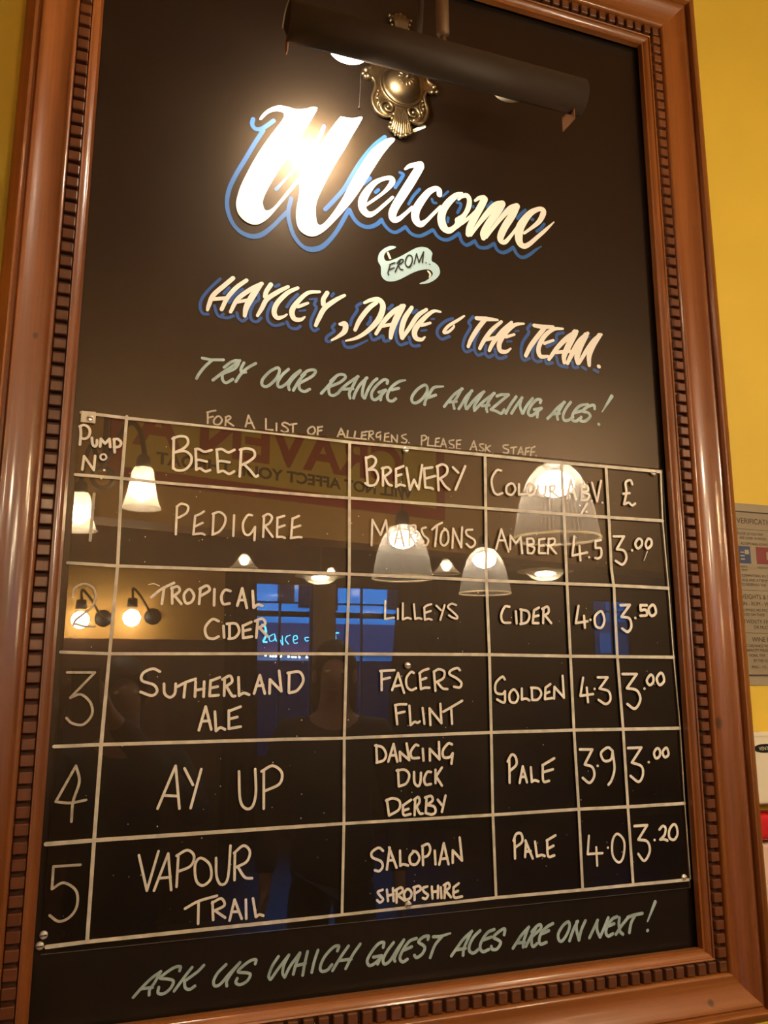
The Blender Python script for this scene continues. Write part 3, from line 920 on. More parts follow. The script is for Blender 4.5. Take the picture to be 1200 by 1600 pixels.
  ('l',41,[4611,7519,4611,7234]),
  ('s',41,[4591,7508,4700,7536,4740,7473,4621,7367]),
  ('s',41,[4641,7369,4700,7269,4759,7245]),
  ('l',41,[4829,7518,4834,7232]),
  ('s',41,[4829,7518,4959,7578]),
  ('l',41,[4829,7403,4923,7440]),
  ('s',41,[4828,7231,4898,7271,4978,7258]),
  ('l',41,[5010,7553,5068,7201,5139,7370,5215,7218,5280,7624]),
  ('l',42,[5314,7569,5331,7260]),
  ('s',42,[5314,7569,5458,7600]),
  ('l',42,[5343,7406,5508,7462]),
  ('s',42,[5331,7260,5423,7257,5464,7245]),
  ('l',42,[5547,7627,5562,7229]),
  ('s',42,[5534,7616,5634,7664,5717,7622,5705,7513,5579,7415]),
  ('s',42,[5600,7416,5671,7315,5753,7253]),
  ('l',43,[5822,7631,5915,7550]),
  ('l',42,[6044,7669,5861,7261]),
 ],
 'c_marstons': [
  ('l',34,[4425,6274,4437,6677,4573,6444,4660,6682,4718,6304]),
  ('l',34,[4886,6611,4806,6308]),
  ('l',34,[4886,6611,4963,6288]),
  ('l',34,[4836,6403,4934,6417]),
  ('l',35,[5054,6621,5052,6302]),
  ('s',35,[5044,6611,5154,6627,5133,6513,5063,6471]),
  ('l',35,[5073,6472,5171,6308]),
  ('s',35,[5335,6609,5264,6577,5293,6484,5373,6413,5342,6327,5271,6323]),
  ('s',35,[5439,6578,5518,6649,5616,6702]),
  ('l',36,[5528,6640,5489,6315]),
  ('s',36,[5680,6601,5608,6540,5585,6387,5646,6333,5718,6413,5711,6555,5650,6609]),
  ('l',36,[5789,6302,5808,6618,5944,6320,5967,6647]),
  ('s',36,[6148,6619,6043,6603,6052,6526,6176,6456,6185,6380,6110,6328,6038,6382]),
 ],
 'c_colour': [
  ('s',40,[6703,7650,6614,7643,6520,7485,6545,7296,6617,7234,6712,7268]),
  ('s',40,[6876,7444,6793,7383,6796,7274,6885,7253,6954,7340,6935,7421,6876,7444]),
  ('l',40,[7027,7442,7020,7263,7142,7280]),
  ('s',41,[7255,7460,7176,7371,7202,7276,7295,7297,7330,7410,7255,7460]),
  ('s',41,[7393,7456,7387,7304,7462,7276,7526,7328,7538,7454]),
  ('l',41,[7625,7460,7617,7279]),
  ('s',41,[7609,7453,7719,7467,7700,7396,7636,7363]),
  ('l',41,[7652,7365,7773,7281]),
 ],
 'c_abv': [
  ('l',39,[8040,7605,7944,7260]),
  ('l',39,[8040,7605,8118,7258]),
  ('l',39,[7981,7375,8092,7383]),
  ('l',39,[8125,7273,8128,7273]),
  ('l',39,[8243,7536,8229,7252]),
  ('s',39,[8226,7506,8355,7516,8366,7432,8252,7395]),
  ('s',39,[8252,7395,8385,7362,8342,7274,8213,7251]),
  ('l',39,[8437,7258,8440,7259]),
  ('l',40,[8455,7581,8540,7251,8643,7630]),
  ('l',40,[8646,7239,8649,7239]),
  ('l',39,[8338,7204,8217,7027]),
  ('l',33,[8189,7160,8195,7157]),
  ('l',42,[8314,7059,8317,7053]),
 ],
 'c_pound': [
  ('s',44,[9288,7616,9252,7686,9148,7634,9154,7461,9089,7241]),
  ('l',44,[9085,7427,9220,7452]),
  ('s',43,[9089,7241,9191,7277,9255,7232,9325,7272]),
 ],
 'c_amber': [
  ('l',36,[6673,6659,6567,6321]),
  ('l',36,[6673,6659,6794,6293]),
  ('l',36,[6618,6469,6741,6476]),
  ('l',37,[6825,6334,6838,6561,6932,6433,7025,6545,7046,6278]),
  ('l',37,[7144,6524,7150,6283]),
  ('s',37,[7144,6524,7250,6530,7262,6450,7155,6418]),
  ('s',37,[7155,6418,7274,6383,7241,6293,7150,6283]),
  ('l',37,[7371,6523,7361,6294,7483,6299]),
  ('l',37,[7371,6523,7478,6542]),
  ('l',37,[7366,6415,7458,6428]),
  ('l',38,[7554,6547,7528,6296]),
  ('s',38,[7554,6541,7662,6552,7658,6471,7549,6424]),
  ('l',38,[7564,6425,7688,6304]),
 ],
 'c_strength_a': [
  ('l',41,[8054,6615,7999,6283,8292,6352]),
  ('l',41,[8146,6455,8152,6209]),
  ('l',41,[8325,6271,8329,6271]),
  ('l',42,[8575,6580,8468,6554,8462,6435]),
  ('s',42,[8462,6435,8567,6435,8569,6310,8509,6261,8445,6263]),
 ],
 'c_price_a': [
  ('l',45,[8839,6658,9052,6670,8890,6437]),
  ('s',45,[8890,6437,9036,6416,9077,6292,8988,6177,8855,6232]),
  ('l',46,[9201,6433,9205,6433]),
  ('s',46,[9348,6644,9276,6555,9320,6473,9407,6534,9413,6619,9348,6644]),
  ('s',47,[9550,6655,9493,6566,9521,6483,9609,6544,9615,6630,9550,6655]),
  ('l',15,[9517,6426,9438,6267]),
 ],
 'c_one': [
  ('l',39,[344,6790,341,6703,332,6130]),
 ],
 'c_tropical_cider': [
  ('s',38,[1185,5373,1315,5492,1484,5587]),
  ('l',38,[1351,5506,1332,5289]),
  ('s',11,[1139,5550,1212,5565,1288,5537]),
  ('l',38,[1462,5522,1473,5298]),
  ('s',38,[1451,5509,1537,5538,1565,5475,1481,5395]),
  ('l',38,[1506,5401,1598,5296]),
  ('s',38,[1702,5505,1630,5425,1660,5311,1735,5326,1769,5417,1702,5505]),
  ('l',38,[1854,5523,1845,5303]),
  ('s',39,[1842,5510,1942,5565,1983,5501,1871,5420]),
  ('l',39,[2052,5517,2055,5288]),
  ('s',39,[2281,5498,2202,5509,2154,5416,2184,5312,2274,5320]),
  ('l',40,[2450,5543,2387,5292]),
  ('l',40,[2450,5543,2525,5262]),
  ('l',39,[2416,5371,2500,5379]),
  ('l',40,[2602,5509,2625,5267]),
  ('s',40,[2625,5267,2683,5313,2750,5302]),
  ('s',38,[2128,5065,2038,5089,1945,4972,1971,4845,2061,4816,2136,4848]),
  ('l',39,[2200,4997,2214,4836]),
  ('l',39,[2284,5030,2292,4819]),
  ('s',39,[2246,5029,2375,5032,2426,4929,2369,4838,2279,4819]),
  ('l',39,[2475,5008,2486,4832,2612,4855]),
  ('l',39,[2476,5003,2597,5062]),
  ('l',39,[2483,4930,2587,4958]),
  ('l',40,[2689,5090,2675,4842]),
  ('s',40,[2650,5076,2755,5113,2797,5040,2693,4973]),
  ('l',40,[2719,4981,2842,4858]),
 ],
 'c_two': [
  ('s',29,[156,5342,178,5466,290,5532,410,5486,453,5364,415,5227,327,5138,218,5038,189,4964]),
  ('s',29,[222,4989,339,4955,467,4957]),
 ],
 'c_three': [
  ('l',33,[157,4347,507,4347,219,4018]),
  ('s',33,[219,4018,350,4059,478,3946,502,3793,402,3671,268,3687,189,3757]),
 ],
 'c_sutherland_ale': [
  ('s',37,[1352,4359,1256,4397,1132,4339,1123,4238,1281,4180,1328,4094,1260,4037,1111,4087]),
  ('s',37,[1415,4194,1430,4065,1504,4012,1567,4064,1573,4194]),
  ('s',38,[1598,4156,1711,4214,1841,4260]),
  ('l',38,[1703,4208,1691,4011]),
  ('l',38,[1842,4222,1842,4018]),
  ('l',38,[1960,4222,1959,4017]),
  ('l',38,[1847,4105,1964,4125]),
  ('l',38,[2048,4236,2042,4025,2166,4036]),
  ('l',38,[2048,4230,2175,4280]),
  ('l',38,[2043,4133,2150,4153]),
  ('l',39,[2242,4250,2244,4029]),
  ('s',39,[2212,4250,2315,4301,2348,4220,2260,4153]),
  ('s',39,[2276,4147,2355,4028,2400,4022]),
  ('l',39,[2437,4280,2454,4027]),
  ('s',39,[2454,4027,2520,4062,2597,4038]),
  ('l',40,[2742,4309,2667,4055]),
  ('l',40,[2742,4309,2821,4054]),
  ('l',40,[2694,4160,2793,4168]),
  ('l',40,[2889,4054,2890,4249,3060,4083,3021,4370]),
  ('l',40,[3170,4330,3170,4067]),
  ('s',40,[3148,4340,3322,4355,3382,4233,3296,4096,3176,4058]),
  ('l',38,[1994,3880,1914,3564]),
  ('l',38,[1994,3880,2083,3572]),
  ('l',38,[1953,3684,2055,3688]),
  ('l',38,[2124,3811,2149,3550]),
  ('s',38,[2149,3550,2206,3593,2272,3568]),
  ('l',38,[2317,3823,2326,3576,2490,3601]),
  ('l',38,[2317,3814,2481,3874]),
  ('l',38,[2321,3706,2440,3734]),
 ],
 'c_lilleys': [
  ('l',32,[4650,5424,4644,5150,4790,5174]),
  ('l',32,[4855,5310,4855,5155]),
  ('l',32,[4938,5397,4934,5149]),
  ('s',32,[4934,5149,5010,5175,5071,5162]),
  ('l',32,[5121,5388,5140,5161]),
  ('s',33,[5140,5161,5194,5176,5247,5166]),
  ('l',33,[5295,5328,5301,5157]),
  ('s',33,[5288,5335,5335,5372,5413,5396]),
  ('l',33,[5302,5257,5404,5292]),
  ('s',33,[5301,5150,5363,5169,5418,5155]),
  ('l',33,[5498,5377,5576,5307]),
  ('l',33,[5640,5388,5563,5156]),
  ('s',33,[5839,5393,5759,5413,5695,5360,5773,5290,5851,5220,5843,5183,5772,5196,5709,5231]),
 ],
 'c_facers_flint': [
  ('l',37,[4588,4369,4591,4090]),
  ('s',37,[4566,4369,4662,4376,4796,4383]),
  ('l',37,[4596,4246,4724,4273]),
  ('l',37,[4855,4342,4758,4089]),
  ('l',37,[4855,4342,4951,4047]),
  ('l',37,[4795,4144,4907,4163]),
  ('s',37,[5111,4342,5065,4356,4990,4266,4996,4143,5064,4087,5147,4114]),
  ('l',38,[5209,4335,5225,4100]),
  ('s',38,[5202,4335,5263,4377,5355,4405]),
  ('l',38,[5231,4238,5315,4266]),
  ('s',38,[5225,4100,5291,4120,5367,4120]),
  ('l',38,[5444,4363,5466,4074]),
  ('s',38,[5439,4356,5524,4398,5617,4363,5600,4265,5483,4203]),
  ('s',38,[5499,4203,5582,4112,5667,4098]),
  ('s',39,[5883,4384,5837,4417,5726,4377,5710,4321,5818,4265,5903,4194,5878,4124,5777,4132]),
  ('l',37,[4809,3865,4838,3589]),
  ('s',37,[4802,3865,4883,3878,4987,3877]),
  ('l',37,[4823,3744,4957,3769]),
  ('l',37,[5035,3856,5053,3571]),
  ('s',37,[5053,3571,5120,3617,5165,3603,5203,3622]),
  ('l',37,[5250,3819,5278,3587]),
  ('l',38,[5376,3565,5364,3811,5559,3589,5545,3877]),
  ('s',38,[5592,3759,5717,3820,5914,3921]),
  ('l',38,[5725,3820,5736,3578]),
 ],
 'c_cider': [
  ('s',40,[6781,5393,6699,5391,6629,5258,6659,5143,6789,5137]),
  ('l',40,[6894,5323,6904,5127]),
  ('l',40,[6995,5355,6987,5120]),
  ('s',41,[6978,5354,7111,5328,7141,5241,7088,5151,6970,5120]),
  ('l',41,[7229,5346,7197,5139,7305,5141]),
  ('l',41,[7229,5346,7322,5393]),
  ('l',41,[7215,5242,7310,5265]),
  ('l',41,[7409,5380,7389,5143]),
  ('s',41,[7382,5374,7486,5412,7499,5323,7411,5261]),
  ('l',41,[7438,5262,7542,5146]),
 ],
 'c_strength_b': [
  ('l',42,[8075,5443,8008,5155,8237,5190]),
  ('l',42,[8172,5279,8179,5083]),
  ('l',43,[8292,5215,8295,5215]),
  ('s',43,[8496,5362,8383,5269,8393,5117,8498,5089,8565,5197,8547,5318,8496,5362]),
 ],
 'c_price_b': [
  ('l',47,[8900,5474,9091,5486,8906,5280]),
  ('s',47,[8906,5280,9068,5253,9096,5115,9017,5028,8911,5081]),
  ('l',47,[9187,5265,9190,5265]),
  ('l',48,[9436,5489,9306,5485,9307,5398]),
  ('s',48,[9307,5398,9412,5407,9424,5323,9293,5305]),
  ('s',48,[9550,5498,9469,5418,9517,5310,9614,5359,9604,5468,9550,5498]),
 ],
 'c_golden': [
  ('s',39,[6663,4241,6616,4283,6501,4185,6497,4045,6608,4016,6658,4058]),
  ('s',39,[6658,4058,6653,3903,6604,3890,6516,3933]),
  ('s',39,[6820,4085,6737,4015,6749,3902,6846,3887,6891,3985,6820,4085]),
  ('l',40,[6960,4098,6954,3928]),
  ('s',40,[6954,3928,7027,3942,7091,3913]),
  ('l',40,[7138,4111,7140,3921]),
  ('s',40,[7125,4111,7263,4096,7309,4010,7240,3926,7140,3921]),
  ('l',40,[7390,4110,7372,3930,7506,3946]),
  ('l',40,[7390,4110,7483,4167]),
  ('l',40,[7379,4016,7461,4044]),
  ('l',40,[7540,3937,7555,4123,7725,3950,7715,4297]),
 ],
 'c_strength_c': [
  ('l',41,[8101,4267,8034,3976,8277,4003]),
  ('l',41,[8161,4106,8173,3873]),
  ('l',42,[8310,4085,8313,4085]),
  ('l',42,[8380,4272,8574,4272,8404,4090]),
  ('s',42,[8404,4090,8578,4045,8605,3912,8513,3840,8376,3909]),
 ],
 'c_price_c': [
  ('l',46,[8869,4326,9152,4326,8937,4093]),
  ('s',46,[8937,4093,9133,4056,9195,3906,9077,3759,8931,3835]),
  ('l',46,[9288,4085,9292,4085]),
  ('s',47,[9425,4310,9345,4220,9395,4144,9472,4189,9478,4280,9425,4310]),
  ('s',47,[9631,4341,9550,4250,9598,4144,9695,4204,9685,4310,9631,4341]),
 ],
 'c_pale_a': [
  ('l',40,[6700,3031,6695,2672]),
  ('s',41,[6672,2989,6742,3088,6809,3056,6822,2940,6701,2844]),
  ('l',40,[6933,2907,6870,2664]),
  ('l',41,[6933,2907,6999,2668]),
  ('l',41,[6893,2750,6975,2752]),
  ('l',41,[7075,2888,7084,2670]),
  ('s',41,[7084,2670,7136,2691,7204,2671]),
  ('s',41,[7289,2909,7290,2676,7393,2672]),
  ('l',42,[7282,2910,7502,3011]),
  ('l',42,[7295,2807,7471,2844]),
 ],
 'c_strength_d': [
  ('l',43,[7980,3133,8214,3126,8057,2898]),
  ('s',43,[8057,2898,8199,2848,8227,2713,8132,2612,8010,2691]),
  ('l',43,[8298,2868,8301,2868]),
  ('s',43,[8597,3091,8508,3148,8375,3067,8423,2945,8552,2956,8596,3076]),
  ('s',43,[8596,3076,8617,2818,8551,2640,8484,2568]),
 ],
 'c_price_d': [
  ('l',44,[8897,3128,9162,3130,8957,2897]),
  ('s',44,[8957,2897,9141,2830,9158,2692,9067,2589,8917,2686]),
  ('l',44,[9286,2892,9290,2892]),
  ('s',45,[9467,3106,9404,3036,9436,2949,9515,2987,9522,3079,9467,3106]),
  ('s',45,[9641,3107,9578,3047,9610,2962,9691,2997,9678,3091,9641,3107]),
 ],
 'c_pale_b': [
  ('l',40,[6752,1863,6752,1562]),
  ('s',40,[6734,1822,6787,1916,6870,1911,6883,1798,6764,1722]),
  ('l',40,[6950,1794,6925,1572]),
  ('l',40,[6940,1809,7057,1541]),
  ('l',40,[6934,1650,7028,1649]),
  ('l',40,[7107,1784,7132,1564]),
  ('s',40,[7132,1564,7211,1581,7267,1563]),
  ('s',40,[7321,1785,7328,1559,7438,1560]),
  ('l',40,[7311,1786,7471,1853]),
  ('l',40,[7326,1663,7430,1702]),
 ],
 'c_strength_e': [
  ('l',38,[8077,1810,8038,1539,8311,1535]),
  ('l',38,[8202,1629,8204,1356]),
  ('l',39,[8416,1609,8419,1609]),
  ('s',39,[8609,1807,8512,1711,8499,1494,8600,1377,8695,1451,8729,1683,8609,1807]),
 ],
 'c_price_e': [
  ('l',43,[8938,1906,9188,1907,8998,1695]),
  ('s',43,[8998,1695,9170,1655,9208,1505,9094,1366,8983,1476]),
  ('l',43,[9310,1670,9314,1670]),
  ('s',44,[9420,1825,9488,1875,9543,1841,9515,1738,9423,1669]),
  ('s',44,[9423,1669,9491,1671,9565,1645]),
  ('s',44,[9699,1887,9616,1807,9607,1688,9700,1652,9772,1738,9755,1859,9699,1887]),
 ],
 'c_four': [
  ('s',33,[347,3147,238,2926,131,2708]),
  ('s',33,[131,2708,309,2685,500,2713]),
  ('s',34,[347,3147,402,2947,341,2698,338,2454]),
 ],
 'c_ay_up': [
  ('l',36,[1622,3102,1412,2560]),
  ('l',36,[1622,3102,1698,2546]),
  ('l',35,[1498,2723,1676,2706]),
  ('l',36,[1743,3063,1864,2844]),
  ('l',36,[1968,3046,1847,2544]),
  ('s',37,[2487,2997,2515,2623,2597,2500,2690,2525,2732,2702,2713,3019]),
  ('l',37,[2835,2984,2849,2487]),
  ('s',38,[2803,2985,2961,3056,3093,2959,3064,2808,2858,2720]),
 ],
 'c_vapour_trail': [
  ('l',34,[1203,1984,1327,1539,1451,2018]),
  ('l',34,[1578,1981,1418,1532]),
  ('l',34,[1578,1981,1638,1523]),
  ('l',34,[1477,1680,1621,1683]),
  ('l',34,[1711,1944,1706,1556]),
  ('s',35,[1688,1946,1826,2007,1918,1930,1879,1805,1706,1741]),
  ('s',35,[2009,1895,1938,1815,1961,1615,2053,1546,2154,1629,2133,1801,2009,1895]),
  ('s',35,[2214,1881,2229,1652,2293,1539,2381,1612,2403,2027]),
  ('l',36,[2467,1936,2473,1582]),
  ('s',36,[2455,1928,2582,2016,2671,1937,2635,1809,2498,1746]),
  ('s',36,[2514,1745,2610,1609,2713,1586]),
  ('s',35,[1829,1276,2002,1353,2244,1401]),
  ('l',34,[2002,1345,2008,1074]),
  ('l',35,[2187,1329,2205,1103]),
  ('s',35,[2182,1316,2300,1362,2348,1273,2215,1215]),
  ('l',35,[2230,1213,2363,1117]),
  ('l',35,[2482,1333,2424,1075]),
  ('l',35,[2482,1333,2587,1083]),
  ('l',35,[2442,1181,2548,1177]),
  ('l',36,[2635,1320,2649,1078]),
  ('l',36,[2733,1326,2780,1088]),
  ('s',36,[2780,1088,2826,1113,2882,1096]),
 ],
 'c_five': [
  ('l',32,[483,1918,159,1920,160,1652]),
  ('s',32,[160,1652,294,1716,449,1610,474,1433,402,1306,272,1260,155,1341]),
 ],
 'c_dancing_duck': [
  ('l',38,[4507,3295,4519,3046]),
  ('s',38,[4489,3289,4601,3261,4660,3162,4625,3078,4512,3046]),
  ('l',38,[4779,3303,4695,3055]),
  ('l',38,[4779,3303,4837,3050]),
  ('l',38,[4724,3139,4819,3143]),
  ('l',39,[4885,3059,4878,3188,5028,3065,4987,3304]),
  ('s',39,[5175,3271,5126,3278,5053,3183,5077,3096,5185,3092]),
  ('l',39,[5247,3221,5258,3051]),
  ('l',39,[5362,3047,5362,3217,5519,3060,5513,3312]),
  ('s',40,[5729,3273,5666,3286,5578,3189,5589,3090,5688,3087,5739,3141]),
  ('l',40,[5739,3141,5716,2992]),
  ('l',38,[4849,2932,4860,2702]),
  ('s',38,[4825,2922,4956,2928,5027,2850,4979,2735,4860,2697]),
  ('s',39,[5104,2890,5110,2740,5170,2688,5206,2747,5215,2875]),
  ('s',39,[5378,2880,5317,2882,5267,2787,5291,2705,5376,2708]),
  ('l',39,[5451,2910,5449,2720]),
  ('l',39,[5557,2939,5457,2812]),
  ('l',39,[5457,2819,5553,2679]),
  ('l',38,[4672,2516,4706,2295]),
  ('s',38,[4660,2506,4765,2533,4871,2486,4859,2371,4706,2295]),
  ('s',38,[4925,2430,4934,2293,5043,2298]),
  ('l',38,[4925,2424,5054,2498]),
  ('l',38,[4929,2352,5012,2373]),
  ('l',38,[5120,2505,5107,2280]),
  ('s',38,[5101,2496,5169,2531,5187,2460,5119,2378]),
  ('s',38,[5143,2388,5190,2301,5238,2294]),
  ('l',38,[5301,2518,5286,2300]),
  ('s',39,[5277,2519,5374,2536,5397,2471,5300,2412]),
  ('s',39,[5312,2411,5420,2384,5444,2309,5383,2274,5286,2300]),
  ('l',39,[5482,2478,5549,2399]),
  ('l',39,[5610,2532,5548,2303]),
 ],
 'c_salopian': [
  ('s',37,[4613,1815,4544,1860,4442,1806,4453,1734,4579,1674,4607,1601,4556,1544,4488,1559]),
  ('l',37,[4717,1849,4671,1556]),
  ('l',37,[4706,1854,4821,1571]),
  ('l',37,[4689,1677,4775,1677]),
  ('l',37,[4875,1798,4879,1592]),
  ('s',37,[4879,1592,4926,1609,5001,1587]),
  ('s',38,[5091,1773,5025,1705,5043,1611,5125,1595,5180,1674,5138,1759,5079,1780]),
  ('l',38,[5229,1841,5236,1577]),
  ('s',38,[5222,1837,5318,1862,5353,1787,5316,1706,5232,1680]),
  ('l',38,[5424,1761,5434,1573]),
  ('l',38,[5571,1857,5494,1564]),
  ('l',38,[5571,1857,5644,1558]),
  ('l',38,[5524,1640,5628,1643]),
  ('l',39,[5712,1574,5715,1746,5864,1595,5831,1921]),
  ('s',36,[4607,1287,4534,1263,4568,1210,4614,1156,4568,1120,4523,1154]),
  ('l',36,[4671,1282,4689,1130]),
  ('l',37,[4763,1295,4774,1123]),
  ('l',36,[4682,1201,4774,1213]),
  ('l',37,[4820,1260,4820,1099]),
  ('s',37,[4797,1262,4890,1295,4913,1243,4827,1189]),
  ('l',37,[4836,1192,4947,1114]),
  ('s',37,[4994,1267,4936,1210,4958,1127,5028,1142,5052,1211,4994,1267]),
  ('l',37,[5099,1279,5098,1110]),
  ('s',37,[5083,1280,5170,1293,5193,1241,5106,1197]),
  ('s',37,[5300,1277,5228,1258,5251,1205,5310,1159,5274,1111,5227,1125]),
  ('l',38,[5371,1267,5381,1107]),
  ('l',38,[5471,1270,5464,1106]),
  ('l',38,[5375,1195,5470,1198]),
  ('l',38,[5514,1246,5523,1101]),
  ('l',38,[5586,1271,5571,1097]),
  ('s',38,[5562,1273,5635,1298,5653,1235,5573,1190]),
  ('l',38,[5597,1188,5675,1099]),
  ('s',38,[5718,1230,5728,1094,5854,1094]),
  ('l',38,[5718,1230,5804,1279]),
  ('l',38,[5724,1157,5790,1176]),
 ],
 'grid_top': [
  ('l',[45,46,38,30,47,49,51,54,56,58],[99,7944,734,7926,1732,7922,2885,7908,4059,7888,5018,7894,6422,7892,7863,7885,8753,7892,9915,7895]),
  ('l',[39,25,25,24,24,23,22],[9915,7895,9888,7002,9918,5805,9930,4610,9967,3429,9958,2214,9974,1026]),
  ('l',[44,45,41,45,46,49,50,53,55,57],[82,7044,696,7038,1226,7019,3504,6995,4067,6995,5745,6993,6399,6990,7871,6988,8765,6989,9888,6996]),
  ('l',[42,44,43,45,48,49,52,53,56],[66,5810,713,5794,3034,5812,4073,5815,5725,5809,6379,5803,7901,5805,8745,5809,9917,5799]),
  ('l',[41,42,42,44,48,51,52,54],[59,4613,679,4596,3063,4615,4031,4620,6371,4627,7880,4613,8785,4611,9930,4610]),
  ('l',[44,45,45,42,47,49,51,53],[62,3398,644,3407,3091,3412,4013,3407,6340,3434,7886,3437,8823,3432,9961,3423]),
  ('l',[54,51,49,41,45,48,50,52],[50,2196,631,2206,3303,2219,4019,2222,6395,2214,7915,2220,8836,2209,9958,2208]),
  ('l',[52,46,48,40,44,47,49,50],[146,974,623,987,3329,1000,4002,1006,6422,1031,7922,1020,8856,1020,9934,1016]),
  ('l',[41,45,44,42,49,47,46],[714,7952,696,7038,713,5794,679,4596,644,3407,631,2206,623,987]),
  ('l',[47,46,45,44,42,41,40],[4059,7888,4063,6995,4071,5820,4036,4628,4013,3407,4019,2222,4002,1006]),
  ('l',[51,50,49,48,47,45,44],[6410,7891,6399,6990,6380,5808,6402,4627,6401,3435,6395,2219,6416,1035]),
  ('l',[54,53,52,52,51,49,48,47],[7863,7885,7872,7010,7873,6101,7873,5724,7880,4617,7887,3442,7914,2216,7922,1023]),
  ('l',[56,55,54,53,52,51,50,49],[8760,7893,8765,6989,8761,6084,8793,5756,8786,4624,8824,3443,8836,2209,8857,1034]),
 ],
}
NEON = [
 ('s', 0.0254, [3.211, 1.366, 3.284, 1.317, 3.299, 1.157, 3.261, 1.046, 3.333, 1.037]),
 ('s', 0.0122, [3.442, 1.189, 3.371, 1.138, 3.384, 1.057, 3.466, 1.079, 3.484, 1.159]),
 ('l', 0.0122, [3.462, 1.199, 3.508, 1.049]),
 ('s', 0.0122, [3.546, 1.16, 3.612, 1.02, 3.633, 1.0, 3.619, 1.161]),
 ('s', 0.0122, [3.712, 1.163, 3.683, 1.081, 3.747, 1.002]),
 ('l', 0.0122, [3.713, 1.153, 3.775, 1.174]),
 ('s', 0.0122, [3.84, 1.084, 3.912, 1.105, 3.901, 1.166, 3.848, 1.155, 3.835, 1.084, 3.862, 1.023, 3.924, 1.034]),
 ('l', 0.0122, [4.154, 1.169, 4.168, 0.976]),
 ('s', 0.0122, [4.155, 1.139, 4.07, 1.127, 4.092, 1.067, 4.156, 1.088]),
 ('l', 0.0204, [4.604, 1.228, 4.745, 1.23]),
 ('l', 0.0224, [4.669, 1.218, 4.682, 0.982]),
]
SHOP_BULBS = [(3.309, 0.787), (3.401, 0.774), (3.453, 0.774), (3.504, 0.773), (3.556, 0.769), (3.607, 0.773), (3.752, 0.766), (3.825, 0.763), (3.888, 0.761), (3.961, 0.760), (4.109, 0.757), (4.193, 0.753), (4.257, 0.749), ]

SCREWS = [(0.0223, 0.7868), (0.5000, 0.7849), (0.9753, 0.7859), (0.5012, 0.4452), (0.0100, 0.1117), (0.0064, 0.0995), (0.5001, 0.1050), (0.9849, 0.1056), ]

# ------------------------------------------------------------------ the room
FLOOR, CEIL = -1.1, 2.35
XL, XR, YB, YF = -2.6, 7.4, 0.03, -7.0
bm = bmesh.new(); box(bm, (XL - .1, YF - .2, FLOOR - .1), (XR + .1, YB + .1, FLOOR)); struct('floor', bm, 'floor')
bm = bmesh.new(); box(bm, (XL - .1, YF - .2, CEIL), (XR + .1, YB + .1, CEIL + .1)); struct('ceiling', bm, 'ceiling')
bm = bmesh.new(); box(bm, (XL, YB, FLOOR), (XR, YB + .1, CEIL)); struct('wall_back', bm, 'yellow')
bm = bmesh.new(); box(bm, (XL - .1, YF, FLOOR), (XL, YB + .1, CEIL)); struct('wall_left', bm, 'yellow')
bm = bmesh.new(); box(bm, (XR, YF, FLOOR), (XR + .1, YB + .1, CEIL)); struct('wall_right', bm, 'yellow')
# window wall at the far end: openings (x0, x1, z0, z1)
OPEN = [(1.60, 2.20, -0.35, 1.345), (2.43, 3.20, -0.35, 1.33), (5.50, 6.00, 0.60, 1.28)]
bm = bmesh.new()
xs = [XL] + [v for o in OPEN for v in o[:2]] + [XR]
for i in range(0, len(xs), 2):
    box(bm, (xs[i], YF - .06, FLOOR), (xs[i + 1], YF, CEIL), 0)
for (x0, x1, z0, z1) in OPEN:
    box(bm, (x0, YF - .06, FLOOR), (x1, YF, z0)); box(bm, (x0, YF - .06, z1), (x1, YF, CEIL))
struct('wall_front', bm, 'brown_wall')
bm = bmesh.new(); box(bm, (2.205, YF, FLOOR), (2.425, YF + .06, 1.34)); struct('trim_1', bm, 'pillar')
for wi, (x0, x1, z0, z1) in enumerate(OPEN):
    w = bmesh.new(); t = 0.02
    ya, yc = YF - .055, YF - .015
    box(w, (x0, ya, z0), (x0 + t, yc, z1)); box(w, (x1 - t, ya, z0), (x1, yc, z1))
    box(w, (x0 + t, ya, z0), (x1 - t, yc, z0 + t)); box(w, (x0 + t, ya, z1 - t), (x1 - t, yc, z1))
    box(w, (x0 + t, ya, 1.135), (x1 - t, yc, 1.150))
    xm = {0: 1.862, 1: 2.72, 2: 5.76}[wi]
    box(w, (xm, ya, z0 + t), (xm + .018, yc, z1 - t))
    win = struct('window_%d' % (wi + 1), w, 'frame_dark')
    p = bmesh.new(); box(p, (x0 + t, YF - .037, z0 + t), (x1 - t, YF - .033, z1 - t))
    struct('pane', p, 'glass', win)
# lowered beam that carries the enamel advert, and a yellow return wall with dark panelling under it
bm = bmesh.new(); box(bm, (-3.9, -.24, 1.205), (6.2, 0, CEIL)); o = struct('beam', bm, 'ochre'); o.location = (1.2, -3.40, 0); o.rotation_euler = (0, 0, -0.24)
bm = bmesh.new(); box(bm, (XL, -4.75, 0.66), (0.93, -4.55, CEIL)); struct('wall_partition', bm, 'ochre')
bm = bmesh.new(); box(bm, (XL, -4.76, FLOOR), (0.94, -4.53, 0.66)); struct('trim_2', bm, 'dado')
bm = bmesh.new(); box(bm, (XL, -4.77, 1.14), (0.95, -4.53, CEIL)); struct('partition_shade', bm, 'brown_wall')  # dark slab stands in for shade on the upper partition

